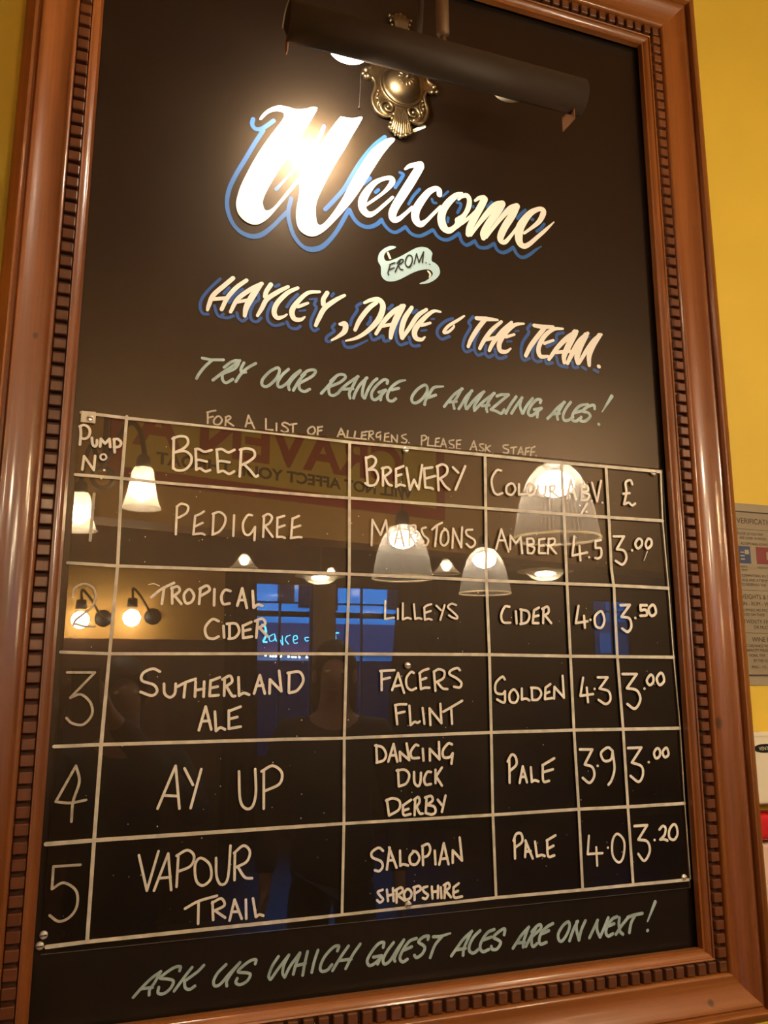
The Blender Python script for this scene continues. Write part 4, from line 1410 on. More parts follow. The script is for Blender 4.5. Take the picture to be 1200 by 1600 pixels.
def curtain(x0, x1, z0, z1, y, label, lean):
    c = bmesh.new(); n = 60; rows = 12; vs = []
    for j in range(rows + 1):
        t = j / rows
        row = []
        for i in range(n + 1):
            s = i / n
            x = x0 + (x1 - x0) * s + lean * math.sin(math.pi * t * .5) * (1 - s if lean < 0 else s)
            row.append(c.verts.new((x, y + .035 * math.sin(s * 40) * (0.5 + .5 * t), z1 + (z0 - z1) * t)))
        vs.append(row)
    for j in range(rows):
        for i in range(n):
            c.faces.new((vs[j][i], vs[j][i + 1], vs[j + 1][i + 1], vs[j + 1][i]))
    o = obj('curtain', c, 'curtain', smooth=True)
    md = o.modifiers.new('thickness', 'SOLIDIFY'); md.thickness = .006
    return tag(o, label, 'curtain', 'curtains at the far windows')
curtain(3.10, 3.75, FLOOR + .02, 1.42, YF + .09, 'dark brown curtain hanging right of the wide far window', -0.16)
curtain(1.05, 1.60, FLOOR + .02, 1.42, YF + .09, 'dark brown curtain hanging left of the narrow far window', 0.06)

# ------------------------------------------------------------------ street outside the windows
bm = bmesh.new(); box(bm, (-8, -26, FLOOR - .5), (16, YF - .21, FLOOR - .3)); o = struct('ground', bm, 'asphalt')
fac = thing('street_building', 'pale rendered shop building across the street at dusk', 'building', (5, -15, FLOOR - .3))
def fpart(name, bm, m, par=None, label=None):
    for v in bm.verts:
        v.co -= Vector((5, -15, FLOOR - .3))
    return obj(name, bm, m, par or fac, label=label)
bm = bmesh.new(); box(bm, (-6, -17, FLOOR - .3), (9.2, -15, 6.5)); fpart('wall', bm, 'render')
for (x0, x1, z0, z1) in [(3.60, 3.93, 1.83, 3.1), (4.02, 4.46, 1.74, 3.1), (4.50, 4.83, 1.70, 3.1), (2.2, 2.6, 1.85, 3.1), (5.9, 6.3, 1.75, 3.1), (7.4, 7.9, 1.75, 3.1), ]:
    bm = bmesh.new(); box(bm, (x0, -15.02, z0), (x1, -14.98, z1)); w = fpart('window', bm, 'render_dark')
bm = bmesh.new(); box(bm, (1.5, -15.08, 1.55), (9.2, -15.0, 1.66)); fpart('ledge', bm, 'render')
bm = bmesh.new(); box(bm, (1.5, -14.8, 0.86), (9.2, -15.0, 1.42)); fpart('fascia', bm, 'fascia')
bm = bmesh.new(); box(bm, (1.8, -15.03, FLOOR), (9.0, -14.97, 0.70)); fpart('shop_window', bm, 'render_dark')
dk = thing('corner_building', 'dark plum brick corner building at the street end', 'building', (12, -15, FLOOR - .3))
def dpart(name, lo, hi, m):
    bm = bmesh.new(); box(bm, lo, hi)
    for v in bm.verts:
        v.co -= Vector((12, -15, FLOOR - .3))
    obj(name, bm, m, dk)
dpart('wall', (9.25, -17, FLOOR - .3), (16, -14.9, 6.0), 'brick')
dpart('window', (10.9, -14.92, 0.9), (11.4, -14.88, 1.35), 'dim_pane')
dpart('window', (11.1, -14.92, 1.6), (11.6, -14.88, 2.2), 'dim_pane')
dpart('window', (10.8, -14.92, 0.45), (11.3, -14.88, 0.72), 'dim_pane')
neon = thing('neon_sign', 'cyan neon tube lettering on the shop fascia across the street', 'sign', (4, -14.6, 1.1))
for kind, r, q in NEON:
    pts = [(q[2 * i], q[2 * i + 1]) for i in range(len(q) // 2)]
    pts = catmull(pts, 5) if kind == 's' else pts
    bm = bmesh.new(); tube(bm, [(p[0] - 4, 0, p[1] - 1.1) for p in pts], r * 0.9, 6)
    obj('neon_tube', bm, 'neon', neon)
for x in (3.3, 3.8, 4.3, 4.68):
    bm = bmesh.new(); tube(bm, [(x - 4, -0.198, 0), (x - 4, -0.02, 0)], .008, 6); obj('bracket', bm, 'iron', neon)
lights = thing('light_string', 'row of small white bulbs under the shop fascia', 'lights', (3.8, -14.6, 0.77))
bm = bmesh.new(); tube(bm, [(-.6, -.19, .1), (-.5, 0, .04), (.5, 0, .01), (.6, -.19, .1)], .006, 6); obj('wire', bm, 'cord', lights)
for (x, z) in SHOP_BULBS:
    bm = bmesh.new(); ball(bm, (x - 3.8, 0, z - .77), .02, 8, 6); obj('bulb', bm, 'shop_bulb', lights)

# ------------------------------------------------------------------ framed chalkboard
H = 1.659
board = thing('framed_chalkboard', 'large black welcome board in a carved dentil wooden frame', 'menu board', (0, 0, 0))
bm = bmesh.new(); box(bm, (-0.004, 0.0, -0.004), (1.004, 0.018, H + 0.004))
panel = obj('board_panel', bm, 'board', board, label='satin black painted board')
YP = -0.0006
ink('lettering_outline', ['welcome_blue'], 'paint_sky', YP, panel, 'blue drop line of the script Welcome')
ink('lettering', ['welcome_white'], 'paint_white', YP * 2, panel, 'white script word Welcome')
ink('ribbon_banner', ['from_banner'], 'paint_banner', YP, panel, 'pale blue painted ribbon')
ink('ribbon_fold', ['from_fold:0:1'], 'paint_cream', YP * 1.5, panel, 'cream upper ribbon fold')
ink('ribbon_fold', ['from_fold:1:2'], 'paint_cream', YP * 1.5, panel, 'cream lower ribbon fold')
ink('lettering', ['from_black'], 'paint_black', YP * 2.5, panel, 'black word FROM on the ribbon')
for lo, hi, wd in ((0, 15, 'the first name'), (15, 16, 'the comma'), (16, 26, 'the second name'), (26, 27, 'the ampersand'), (27, 34, 'THE'), (34, 99, 'TEAM')):
    ink('lettering_outline', ['names_blue:%d:%d' % (lo, hi)], 'paint_blue', YP, panel, 'dark blue drop line of ' + wd)
for lo, hi, wd in ((0, 13, 'first name'), (13, 14, 'comma'), (14, 23, 'second name'), (23, 24, 'ampersand'), (24, 31, 'THE'), (31, 43, 'TEAM.')):
    ink('lettering', ['names_white:%d:%d' % (lo, hi)], 'paint_white', YP * 2, panel, 'white ' + wd)
for lo, hi, wd in ((0, 6, 'TRY'), (6, 11, 'OUR'), (11, 24, 'RANGE'), (24, 27, 'OF'), (27, 47, 'AMAZING'), (47, 56, 'ALES!')):
    ink('lettering', ['range_teal:%d:%d' % (lo, hi)], 'paint_teal', YP, panel, 'pale teal word ' + wd)
for lo, hi, wd in ((0, 7, 'ASK'), (7, 10, 'US'), (10, 22, 'WHICH'), (22, 32, 'GUEST'), (32, 39, 'ALES'), (39, 46, 'ARE'), (46, 50, 'ON'), (50, 61, 'NEXT!')):
    ink('lettering', ['ask_teal:%d:%d' % (lo, hi)], 'paint_teal', YP, panel, 'pale teal word ' + wd)
for lo, hi, wd in ((0, 7, 'FOR'), (7, 10, 'A'), (10, 15, 'LIST'), (15, 19, 'OF'), (19, 38, 'ALLERGENS.'), (38, 51, 'PLEASE'), (51, 59, 'ASK.'), (59, 72, 'STAFF.')):
    ink('lettering', ['allergen_chalk:%d:%d' % (lo, hi)], 'chalk_grey', YP, panel, 'thin chalk word ' + wd)

BEAD = [(0, 0.02), (0, .008), (.0004, .012), (.0013, .0155), (.003, .0190), (.0052, .0222), (.0075, .0244), (.010, .0258), (.012, .0263), (.0122, .029), (.0145, .030), (.0155, .028), (.0155, 0.02)]
BACK = [(.0155, 0.02), (.0155, .0255), (.033, .0265), (.033, 0.02)]
FACE = [(.033, 0.02), (.033, .036), (.0335, .0395), (.035, .0420), (.037, .0432), (.0395, .0430), (.042, .0424), (.048, .0422), (.054, .0430), (.060, .0446), (.066, .0470), (.071, .0500), (.075, .0530), (.078, .0548), (.0805, .0552), (.0825, .0540), (.0835, .0515), (.0865, .0515), (.0870, .0600), (.0880, .0622), (.090, .0630), (.100, .0598), (.1025, .0582), (.1038, .0560), (.104, .054), (.104, -.0298), (.02, -.0298)]

def rail_point(side, w, h, end):
    """profile point (w outward, h proud) of a rail; end 0/1 = its two mitres"""
    if side == 'left':
        return (-w, -h, -w if end == 0 else H + w)
    if side == 'right':
        return (1 + w, -h, -w if end == 0 else H + w)
    if side == 'bottom':
        return (-w if end == 0 else 1 + w, -h, -w)
    return (-w if end == 0 else 1 + w, -h, H + w)

def sweep(bm, side, prof, closed=True):
    a = [bm.verts.new(rail_point(side, w, h, 0)) for w, h in prof]
    b = [bm.verts.new(rail_point(side, w, h, 1)) for w, h in prof]
    n = len(prof)
    for i in range(n if closed else n - 1):
        j = (i + 1) % n
        bm.faces.new((a[i], a[j], b[j], b[i]))
    bm.faces.new(a); bm.faces.new(list(reversed(b)))
    bmesh.ops.recalc_face_normals(bm, faces=bm.faces[:])

for side in ('left', 'right', 'top', 'bottom'):
    v = side in ('left', 'right')
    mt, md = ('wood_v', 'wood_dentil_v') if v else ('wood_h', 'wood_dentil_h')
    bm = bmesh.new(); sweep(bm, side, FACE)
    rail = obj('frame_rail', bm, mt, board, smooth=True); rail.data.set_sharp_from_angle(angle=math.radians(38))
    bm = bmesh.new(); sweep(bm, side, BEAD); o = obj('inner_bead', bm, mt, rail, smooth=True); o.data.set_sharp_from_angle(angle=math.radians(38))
    bm = bmesh.new(); sweep(bm, side, BACK)
    for f in bm.faces:
        f.material_index = 1
    length = H if v else 1.0
    n = round((length + .0486) / .0205)
    pitch = (length + .0486) / n
    for i in range(1, n) if v else range(n + 1):       # the level strips take the corner blocks
        s = -.0243 + i * pitch + random.uniform(-.0005, .0005)
        a, b = s - .0072, s + .0072 + random.uniform(-.0004, .0004)
        h1 = -.0365 + random.uniform(-.0008, .0008)
        w0, w1 = .0160, .0322
        if side == 'left':
            box(bm, (-w1, h1, a), (-w0, -.024, b))
        elif side == 'right':
            box(bm, (1 + w0, h1, a), (1 + w1, -.024, b))
        elif side == 'bottom':
            box(bm, (a, h1, -w1), (b, -.024, -w0))
        else:
            box(bm, (a, h1, H + w0), (b, -.024, H + w1))
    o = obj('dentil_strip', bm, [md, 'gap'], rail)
    bv = o.modifiers.new('edge', 'BEVEL'); bv.width = .0012; bv.segments = 1; bv.limit_method = 'ANGLE'

# ------------------------------------------------------------------ clear sheet with the beer list
SX0, SX1, SZ0, SZ1 = 0.0085, 0.9965, 0.0885, 0.7950
bm = bmesh.new()
fs = box(bm, (SX0, -.0042, SZ0), (SX1, -.0010, SZ1))
for f in fs:
    f.normal_update()
    if f.normal.y < -.9: f.material_index = 0
    elif f.normal.y > .9: f.material_index = 2
    else: f.material_index = 1
sheet = obj('acrylic_sheet', bm, ['sheet', 'sheet_edge', 'sheet_back'])
tag(sheet, 'clear acrylic sheet with the handwritten beer list grid, screwed to the board', 'menu sheet')
YS = -.0046
ink('grid_lines', ['grid_top'], 'chalk_line', YS, sheet, 'cream hand ruled table lines')
ROWS = [('c_pump_number', 'heading Pump No.', 'chalk'), ('c_beer', 'heading BEER', 'chalk'), ('c_brewery', 'heading BREWERY', 'chalk'), ('c_colour', 'heading COLOUR', 'chalk'), ('c_abv', 'heading A.B.V. %', 'chalk'), ('c_pound', 'pound sign heading', 'chalk'),
        ('c_one', 'digit 1', 'chalk_grey'), ('c_pedigree', 'beer name, first row', 'chalk'), ('c_marstons', 'word in the brewery column, first row', 'chalk'), ('c_amber', 'word AMBER', 'chalk'), ('c_strength_a', 'strength 4.5', 'chalk'), ('c_price_a', 'price 3.00, first row', 'chalk'),
        ('c_two', 'digit 2', 'chalk_grey'), ('c_tropical_cider:0:16', 'word TROPICAL', 'chalk'), ('c_tropical_cider:16:99', 'word CIDER under TROPICAL', 'chalk'), ('c_lilleys', 'word in the brewery column, second row', 'chalk'), ('c_cider', 'word CIDER in the colour column', 'chalk'), ('c_strength_b', 'strength 4.0, second row', 'chalk'), ('c_price_b', 'price 3.50', 'chalk'),
        ('c_three', 'digit 3', 'chalk_grey'), ('c_sutherland_ale:0:21', 'beer name, third row', 'chalk'), ('c_sutherland_ale:21:99', 'word ALE, third row', 'chalk'), ('c_facers_flint:0:15', 'brewery name, third row, first word', 'chalk'), ('c_facers_flint:15:99', 'brewery name, third row, second word', 'chalk'), ('c_golden', 'word GOLDEN', 'chalk'), ('c_strength_c', 'strength 4.3', 'chalk'), ('c_price_c', 'price 3.00, third row', 'chalk'),
        ('c_four', 'digit 4', 'chalk_grey'), ('c_ay_up:0:5', 'beer name, fourth row, first word', 'chalk'), ('c_ay_up:5:99', 'beer name, fourth row, second word', 'chalk'), ('c_dancing_duck:0:11', 'brewery name, fourth row, first word', 'chalk'), ('c_dancing_duck:11:18', 'brewery name, fourth row, second word', 'chalk'), ('c_dancing_duck:18:99', 'brewery town, fourth row', 'chalk'), ('c_pale_a', 'word PALE, fourth row', 'chalk'), ('c_strength_d', 'strength 3.9', 'chalk'), ('c_price_d', 'price 3.00, fourth row', 'chalk'),
        ('c_five', 'digit 5', 'chalk_grey'), ('c_vapour_trail:0:11', 'beer name, fifth row, first word', 'chalk'), ('c_vapour_trail:11:99', 'beer name, fifth row, second word', 'chalk'), ('c_salopian:0:14', 'brewery name, fifth row', 'chalk'), ('c_salopian:14:99', 'brewery county, fifth row', 'chalk'), ('c_pale_b', 'word PALE, fifth row', 'chalk'), ('c_strength_e', 'strength 4.0, fifth row', 'chalk'), ('c_price_e', 'price 3.20', 'chalk')]
for key, lab, m in ROWS:
    ink('chalk_writing', [key], m, YS - .0002, sheet, 'chalk ' + lab)
# smears and specks of old chalk
bm = bmesh.new()
for _ in range(170):
    x, z = random.uniform(.03, .97), random.uniform(.11, .76)
    r = random.uniform(.0004, .0011)
    disc(bm, x, z, r, YS, 6)
for f in bm.faces:
    f.normal_update()
    if f.normal.y > 0: f.normal_flip()
o = obj('chalk_specks', bm, 'chalk_grey', sheet); o['kind'] = 'stuff'
def screw(x, z, r=.0052, tab=False):
    s = bmesh.new()
    lathe(s, [(0.0005, .0034), (r * .6, .0030), (r * .9, .0018), (r, 0.0), (r, -.0004)], seg=16)
    bmesh.ops.rotate(s, verts=s.verts[:], matrix=Matrix.Rotation(math.pi / 2, 3, 'X'))
    box(s, (-r * .75, -.0040, -.0006), (r * .75, -.0030, .0006), 1)
    bmesh.ops.translate(s, verts=s.verts[:], vec=(x, -.0044, z))
    obj('screw', s, ['screw', 'gap'], sheet, smooth=False)
for x, z in SCREWS:
    screw(x, z)
for x, z in [(SX0 + .012, SZ1 - .007)]:
    s = bmesh.new(); box(s, (x - .011, -.0058, z - .008), (x + .009, -.0042, z + .009)); bevel_all(s, .0007, 1)
    obj('corner_clip', s, 'sheet_edge', sheet)

# ------------------------------------------------------------------ picture light over the board
TX0, TX1, TY, TZ, TR = 0.257, 0.757, -0.150, 1.3765, 0.0345
lamp = thing('picture_light', 'long dark bronze picture light on an ornate brass plate at the board top', 'picture light', (0.498, 0, 1.45))
LO = Vector((0.498, 0, 1.45))
def lpart(name, bm, m, par=None, smooth=False, label=None):
    for v in bm.verts:
        v.co -= LO
    return obj(name, bm, m, par or lamp, smooth, label)
bm = bmesh.new()
n = 40
def arc(r, x):
    return [bm.verts.new((x, TY - r * math.cos(math.radians(-82 + 232 * k / n)), TZ + r * math.sin(math.radians(-82 + 232 * k / n)))) for k in range(n + 1)]
o0, o1 = arc(TR, TX0), arc(TR, TX1)
i0, i1 = arc(TR - .0012, TX0), arc(TR - .0012, TX1)
for k in range(n):
    bm.faces.new((o0[k], o0[k + 1], o1[k + 1], o1[k]))
    bm.faces.new((i0[k + 1], i0[k], i1[k], i1[k + 1])).material_index = 1
    bm.faces.new((o0[k + 1], o0[k], i0[k], i0[k + 1])); bm.faces.new((o1[k], o1[k + 1], i1[k + 1], i1[k]))
bm.faces.new((o0[0], o1[0], i1[0], i0[0])); bm.faces.new((o1[n], o0[n], i0[n], i1[n]))
shade = lpart('shade', bm, ['bronze', 'bronze_in'], smooth=True)
for p in shade.data.polygons:
    p.use_smooth = abs(p.normal.x) < .5
for x in (TX0 + .002, TX1 - .004):
    bm = bmesh.new()
    vs = []
    for x_ in (x, x + .002):
        row = [bm.verts.new((x_, TY - (TR - .0013) * math.cos(math.radians(-78 + 224 * k / 24)), TZ + (TR - .0013) * math.sin(math.radians(-78 + 224 * k / 24)))) for k in range(25)]
        vs.append(row); bm.faces.new(row)
    for k in range(24):
        bm.faces.new((vs[0][k], vs[0][k + 1], vs[1][k + 1], vs[1][k]))
    lpart('end_cap', bm, 'bronze', shade)
for x in (TX0 + .001, TX1 - .020):
    bm = bmesh.new(); d = -.010 if x < .5 else .0; box(bm, (x, TY - .016 - d, TZ - TR - .015 - d * .2), (x + .0022, TY + .020 + 1.5 * d, TZ - TR + .014)); bevel_all(bm, .0007, 2)
    lpart('end_tab', bm, 'copper', shade, label='copper coloured end tab')
for x, lit in ((0.357, True), (0.632, False)):
    bm = bmesh.new(); ball(bm, (x, TY + .010, TZ - .0105 + (0 if lit else .0035)), (.030, .0165, .0165), 24, 14)
    lpart('bulb', bm, 'bulb_picture' if lit else 'bulb_off', smooth=True, label='lit bulb' if lit else 'unlit bulb')
    bm = bmesh.new(); s = -1 if x > .5 else 1
    tube(bm, [(x + s * .026, TY + .006, TZ - .004), (x + s * .075, TY + .004, TZ + .002)], .010, 14)
    lpart('bulb_socket', bm, 'iron')
# swan neck arm and its knuckle
arm = [(.498, -.022, 1.452), (.498, -.055, 1.455), (.4975, -.082, 1.478), (.497, -.092, 1.52), (.498, -.094, 1.575), (.501, -.106, 1.612), (.505, -.126, 1.620), (.508, -.146, 1.596), (.509, -.150, 1.55), (.510, -.150, 1.50)]
bm = bmesh.new(); tube(bm, catmull(arm, 6), .0052, 12); lpart('arm', bm, 'bronze', smooth=True)
bm = bmesh.new(); tube(bm, [(.509, -.150, 1.522), (.5095, -.150, 1.514), (.511, -.150, 1.434), (.511, -.150, 1.429)], [.006, .0105, .0105, .005], 16)
tube(bm, [(.511, -.150, 1.435), (.5115, -.150, TZ + TR - .003)], .0042, 10); ball(bm, (.511, -.150, 1.4200), .0058, 12, 8)
lpart('knuckle', bm, 'knuckle', smooth=True)
# cast back plate
CX, CZ = 0.4925, 1.450
half = [(0, .105), (.010, .098), (.016, .082), (.030, .066), (.044, .050), (.050, .030), (.053, .014), (.062, .009), (.068, .004), (.067, -.004), (.060, -.008), (.051, -.006), (.0455, -.016), (.0475, -.030), (.0515, -.044), (.0495, -.058), (.0425, -.069), (.031, -.0745), (.019, -.0725), (.010, -.064), (0, -.058)]
hl = catmull(half, 4)
outline = [(CX + x, CZ + z) for x, z in hl] + [(CX - x, CZ + z) for x, z in reversed(hl[1:-1])]
bm = bmesh.new()
f0 = bm.faces.new([bm.verts.new((x, -.0055, z)) for x, z in outline])
bmesh.ops.triangulate(bm, faces=[f0])
n_ = len(outline)
back = [bm.verts.new((x, 0, z)) for x, z in outline]
bm.verts.ensure_lookup_table()
for i in range(n_):
    j = (i + 1) % n_
    bm.faces.new((bm.verts[i], bm.verts[j], back[j], back[i]))
bmesh.ops.recalc_face_normals(bm, faces=bm.faces[:])
plate = lpart('back_plate', bm, 'brass')
bm = bmesh.new()
tube(bm, [(x, -.0062, z) for x, z in outline], .0032, 8, closed=True)
for s in (-1, 1):
    sp = []
    for k in range(34):
        a = math.radians(-95 + k * 17); r = .0150 * (1 - k / 38)
        sp.append((CX + s * (.0235 + r * math.cos(a)), -.0075, CZ - .0575 + r * math.sin(a)))
    tube(bm, sp, [.0032 - .0012 * k / 34 for k in range(34)], 8)
    ball(bm, (CX + s * .0235, -.009, CZ - .0575), .0036, 10, 8)
    for k, (dx, dz, r) in enumerate(((.064, .004, .0055), (.060, -.0065, .0048), (.069, -.004, .0042), (.041, -.030, .0022), (.0425, -.037, .0026), (.0425, -.045, .0030), (.040, -.053, .0032), (.036, -.061, .003))):
        ball(bm, (CX + s * dx, -.008, CZ + dz), r, 10, 8)
    for k in range(5):
        a = math.radians(40 + 22 * k)
        tube(bm, [(CX + s * .040, -.006, CZ - .060), (CX + s * (.040 + .013 * math.cos(a) - .006), -.009, CZ - .060 + .020 * math.sin(a))], [.0026, .0012], 6)
lpart('scroll_border', bm, 'brass', plate, smooth=True)
bm = bmesh.new()
lathe(bm, [(0.0, .026), (.006, .0258), (.014, .024), (.022, .0205), (.029, .0145), (.0335, .007), (.0345, .002), (.038, .002), (.0395, .0035), (.041, .002), (.0415, 0)], seg=40)
bmesh.ops.rotate(bm, verts=bm.verts[:], matrix=Matrix.Rotation(math.pi / 2, 3, 'X'))
bmesh.ops.translate(bm, verts=bm.verts[:], vec=(CX + .003, -.0055, CZ - .008))
lpart('dome', bm, 'brass', plate, smooth=True)
bm = bmesh.new()
for k in range(12):
    a = 2 * math.pi * k / 12
    mtx = Matrix.Translation((CX + .0035, -.0305, CZ - .008)) @ Matrix.Rotation(a, 4, 'Y') @ Matrix.Translation((.0095, .0015, 0)) @ Matrix.Diagonal((.0068, .0022, .0021, 1))
    bmesh.ops.create_uvsphere(bm, u_segments=10, v_segments=6, radius=1, matrix=mtx)
ball(bm, (CX + .0035, -.0325, CZ - .008), .0038, 10, 8)
lpart('flower_boss', bm, 'brass', plate, smooth=True)
for sgn, z0, ln, name in ((-1, CZ - .058, .050, 'acanthus_leaf'), (1, CZ + .090, .042, 'finial')):
    bm = bmesh.new()
    for k in range(9):
        a = math.radians(-26 + 6.5 * k)
        L_ = ln * (1 - .10 * abs(k - 4) / 4)
        tip = (CX + 1.0 * L_ * math.sin(a) * .85, -.0085, z0 + sgn * L_ * math.cos(a))
        mid = (CX + .55 * L_ * math.sin(a) * 1.2, -.0130, z0 + sgn * L_ * .55)
        tube(bm, catmull([(CX + .002 * (k - 4), -.008, z0 - sgn * .004), mid, tip], 5), [.0022] * 5 + [.0034] * 5 + [.0026], 8)
        ball(bm, (tip[0], -.008, tip[2]), .0042 if k % 2 == 0 else .003, 10, 8)
    for k in range(4):
        for s in (-1, 1):
            ball(bm, (CX + s * (.0125 + .0025 * k), -.007, z0 + sgn * (.010 + .009 * k)), .0036, 8, 6)
    lpart(name, bm, 'brass', plate, smooth=True)
bm = bmesh.new(); tube(bm, [(.4215, -.003, 1.452), (.4205, -.003, 1.42), (.4185, -.003, 1.385)], .0008, 6); ball(bm, (.4183, -.003, 1.383), .0022, 8, 6)
lpart('pull_cord', bm, 'cord', label='thin dark hanging cord')

# ------------------------------------------------------------------ notice, box and red dispenser on the wall right of the frame
PX0, PX1, PZ0, PZ1 = 1.118, 1.50, 0.4125, 0.7520
yb = YB - .004
poster = thing('licensing_notice', 'putty coloured printed notice headed VERIFICATION on the yellow wall', 'notice', ((PX0 + PX1) / 2, YB, PZ0))
PO = Vector(((PX0 + PX1) / 2, YB, PZ0))
def ppart(name, bm, m, label=None):
    for v in bm.verts:
        v.co -= PO
    return obj(name, bm, m, poster, label=label)
bm = bmesh.new(); box(bm, (PX0, yb + .001, PZ0), (PX1, YB, PZ1)); ppart('border', bm, 'poster_edge', 'pale glossy border')
bm = bmesh.new(); box(bm, (PX0 + .012, yb - .0004, PZ0 + .016), (PX1 - .012, yb + .001, PZ1 - .015)); ppart('card', bm, 'poster')
bm = bmesh.new()
yp = yb - .0008
def pl(x, z, h, s):
    text_into(bm, s, h / .70, Matrix.Translation((x, yp, z - h / 2)) @ FACE_BOARD)
for x, z, h, s in [(1.1814, .718, .0105, 'VERIFICATION'), (1.1625, .6934, .0049, 'FOR UNDER 25 YOU MAY'), (1.1841, .685, .0049, 'ARE OVER 18 WHEN'), (1.186, .6742, .0049, 'ACCEPTABLE FORMS'),
                   (1.1665, .6296, .0038, 'VALID WITH'), (1.1839, .6244, .0036, 'GRAM'), (1.222, .6296, .0038, 'PASSPORT'), (1.1828, .6135, .005, 'COMMITTING AN OFFENCE'), (1.172, .6051, .005, 'OF AGE AND ATTEMPT'), (1.160, .5967, .005, 'SERVICES RESERVED THE'),
                   (1.172, .5741, .0085, 'WEIGHTS & MEASURES'), (1.172, .5611, .0073, 'GIN - RUM - VODKA'), (1.178, .5492, .005, 'SUPPLIED PRE-PACKED'), (1.170, .541, .005, 'SERVED ON THESE'), (1.178, .5281, .0074, 'TWENTY-FIVE'), (1.2011, .5178, .006, 'OR MULTIPLES'),
                   (1.1943, .4954, .0085, 'WINE BY'), (1.170, .4836, .005, 'ACCORDANCE WITH'), (1.176, .4755, .005, 'CAPACITY MEASURES'), (1.184, .4662, .0049, 'TIONS, THIS'), (1.1946, .457, .0049, 'BY THE GLASS'), (1.1889, .4454, .0049, 'MALL - 175')]:
    pl(x, z, h, s)
for z, t in ((.7353, .0022), (.7019, .0007), (.586, .0007), (.507, .0007), (.4305, .0022)):
    box(bm, (PX0 + .012, yp, z - t / 2), (PX1 - .012, yp + .0004, z + t / 2))
ppart('printed_text', bm, 'print', 'dark brown printing')
for x0, x1, m, nm in ((1.170, 1.2075, 'card_blue', 'navy picture of a card'), (1.2215, 1.262, 'card_red', 'maroon picture of a card')):
    bm = bmesh.new(); box(bm, (x0, yp, .6365), (x1, yp + .0005, .6690)); ppart('card_picture', bm, m, nm)
for lo, hi in (((1.1835, .6430), (1.193, .6455)), ((1.1835, .6495), (1.193, .6520)), ((1.1835, .6560), (1.193, .6585)), ((1.194, .654), (1.204, .6625)), ((1.245, .645), (1.256, .660))):
    bm = bmesh.new(); box(bm, (lo[0], yp - .0004, lo[1]), (hi[0], yp + .0002, hi[1])); ppart('card_detail', bm, 'poster_edge')

BX = 1.130
bm = bmesh.new(); box(bm, (BX, -.020, .213), (1.42, YB, .331)); bevel_all(bm, .006, 3)
wbox = obj('wall_dispenser', bm, 'white_box')
tag(wbox, 'cream white wall box with a small black oval badge, under the notice', 'dispenser')
bm = bmesh.new()
vs = [bm.verts.new((1.160 + .026 * math.cos(2 * math.pi * k / 32), -.0206, .3060 + .0075 * math.sin(2 * math.pi * k / 32))) for k in range(32)]
bm.faces.new(vs)
bmesh.ops.recalc_face_normals(bm, faces=bm.faces[:])
for f in bm.faces:
    if f.normal.y > 0: f.normal_flip()
badge = obj('badge', bm, 'enamel_black', wbox, label='black oval badge')
bm = bmesh.new(); text_into(bm, 'VENT', .0085, Matrix.Translation((1.1455, -.0212, .3030)) @ FACE_BOARD); obj('badge_lettering', bm, 'white_box', badge)
bm = bmesh.new(); box(bm, (BX - .001, -.0215, .3255), (1.421, -.012, .3335)); bevel_all(bm, .002, 2); obj('lid_lip', bm, 'white_box', wbox)
bm = bmesh.new(); box(bm, (1.128, -.020, .154), (1.40, YB, .197)); bevel_all(bm, .012, 4)
red = obj('red_container', bm, 'red_plastic', smooth=True)
tag(red, 'glossy red rounded plastic container on the wall below the white box', 'container')
bm = bmesh.new(); box(bm, (1.16, -.021, .1955), (1.36, .0, .199)); obj('lid', bm, 'red_plastic', red)
bm = bmesh.new(); box(bm, (1.130, -.014, .02), (1.36, YB, .148)); bevel_all(bm, .004, 2)
pk = obj('leaflet_block', bm, 'pink_card'); tag(pk, 'pale pink card block on the wall under the red container', 'leaflets')

# ------------------------------------------------------------------ pendant lamps (seen in the clear sheet)
def pendant():
    t = thing('pendant_lamp', '', 'pendant lamp')
    b = bmesh.new()
    prof = [(.030, .245), (.040, .240), (.058, .228), (.078, .205), (.096, .172), (.110, .130), (.122, .080), (.131, .030), (.136, .006), (.1375, 0)]
    lathe(b, [(r, z) for r, z in prof], seg=112, ribs=1, rib=.010)
    for i, f in enumerate(b.faces):
        f.material_index = i % 2
    obj('ribbed_shade', b, ['ribbed_glass', 'ribbed_gap'], t, smooth=False)
    b = bmesh.new(); ring = [(.1375 * math.cos(2 * math.pi * k / 64), .1375 * math.sin(2 * math.pi * k / 64), 0) for k in range(64)]
    tube(b, ring, .004, 8, closed=True); obj('rim', b, 'frosted_glass', t, smooth=True)
    b = bmesh.new(); lathe(b, [(0, .315), (.012, .312), (.026, .300), (.032, .270), (.033, .236), (.0, .236)], seg=24); obj('lamp_holder', b, 'iron', t, smooth=True)
    b = bmesh.new(); ball(b, (0, 0, .178), (.062, .062, .042), 24, 12); obj('bulb', b, 'bulb_pendant', t, smooth=True)
    b = bmesh.new(); tube(b, [(0, 0, .31), (.004, 0, .8), (-.003, 0, 1.2), (0, 0, CEIL - .857)], .004, 8); obj('flex', b, 'cord', t)
    b = bmesh.new(); lathe(b, [(0, CEIL - .90), (.03, CEIL - .895), (.05, CEIL - .868), (.05, CEIL - .8575)], seg=24); obj('ceiling_rose', b, 'iron', t, smooth=True)
    return t
p0 = pendant()
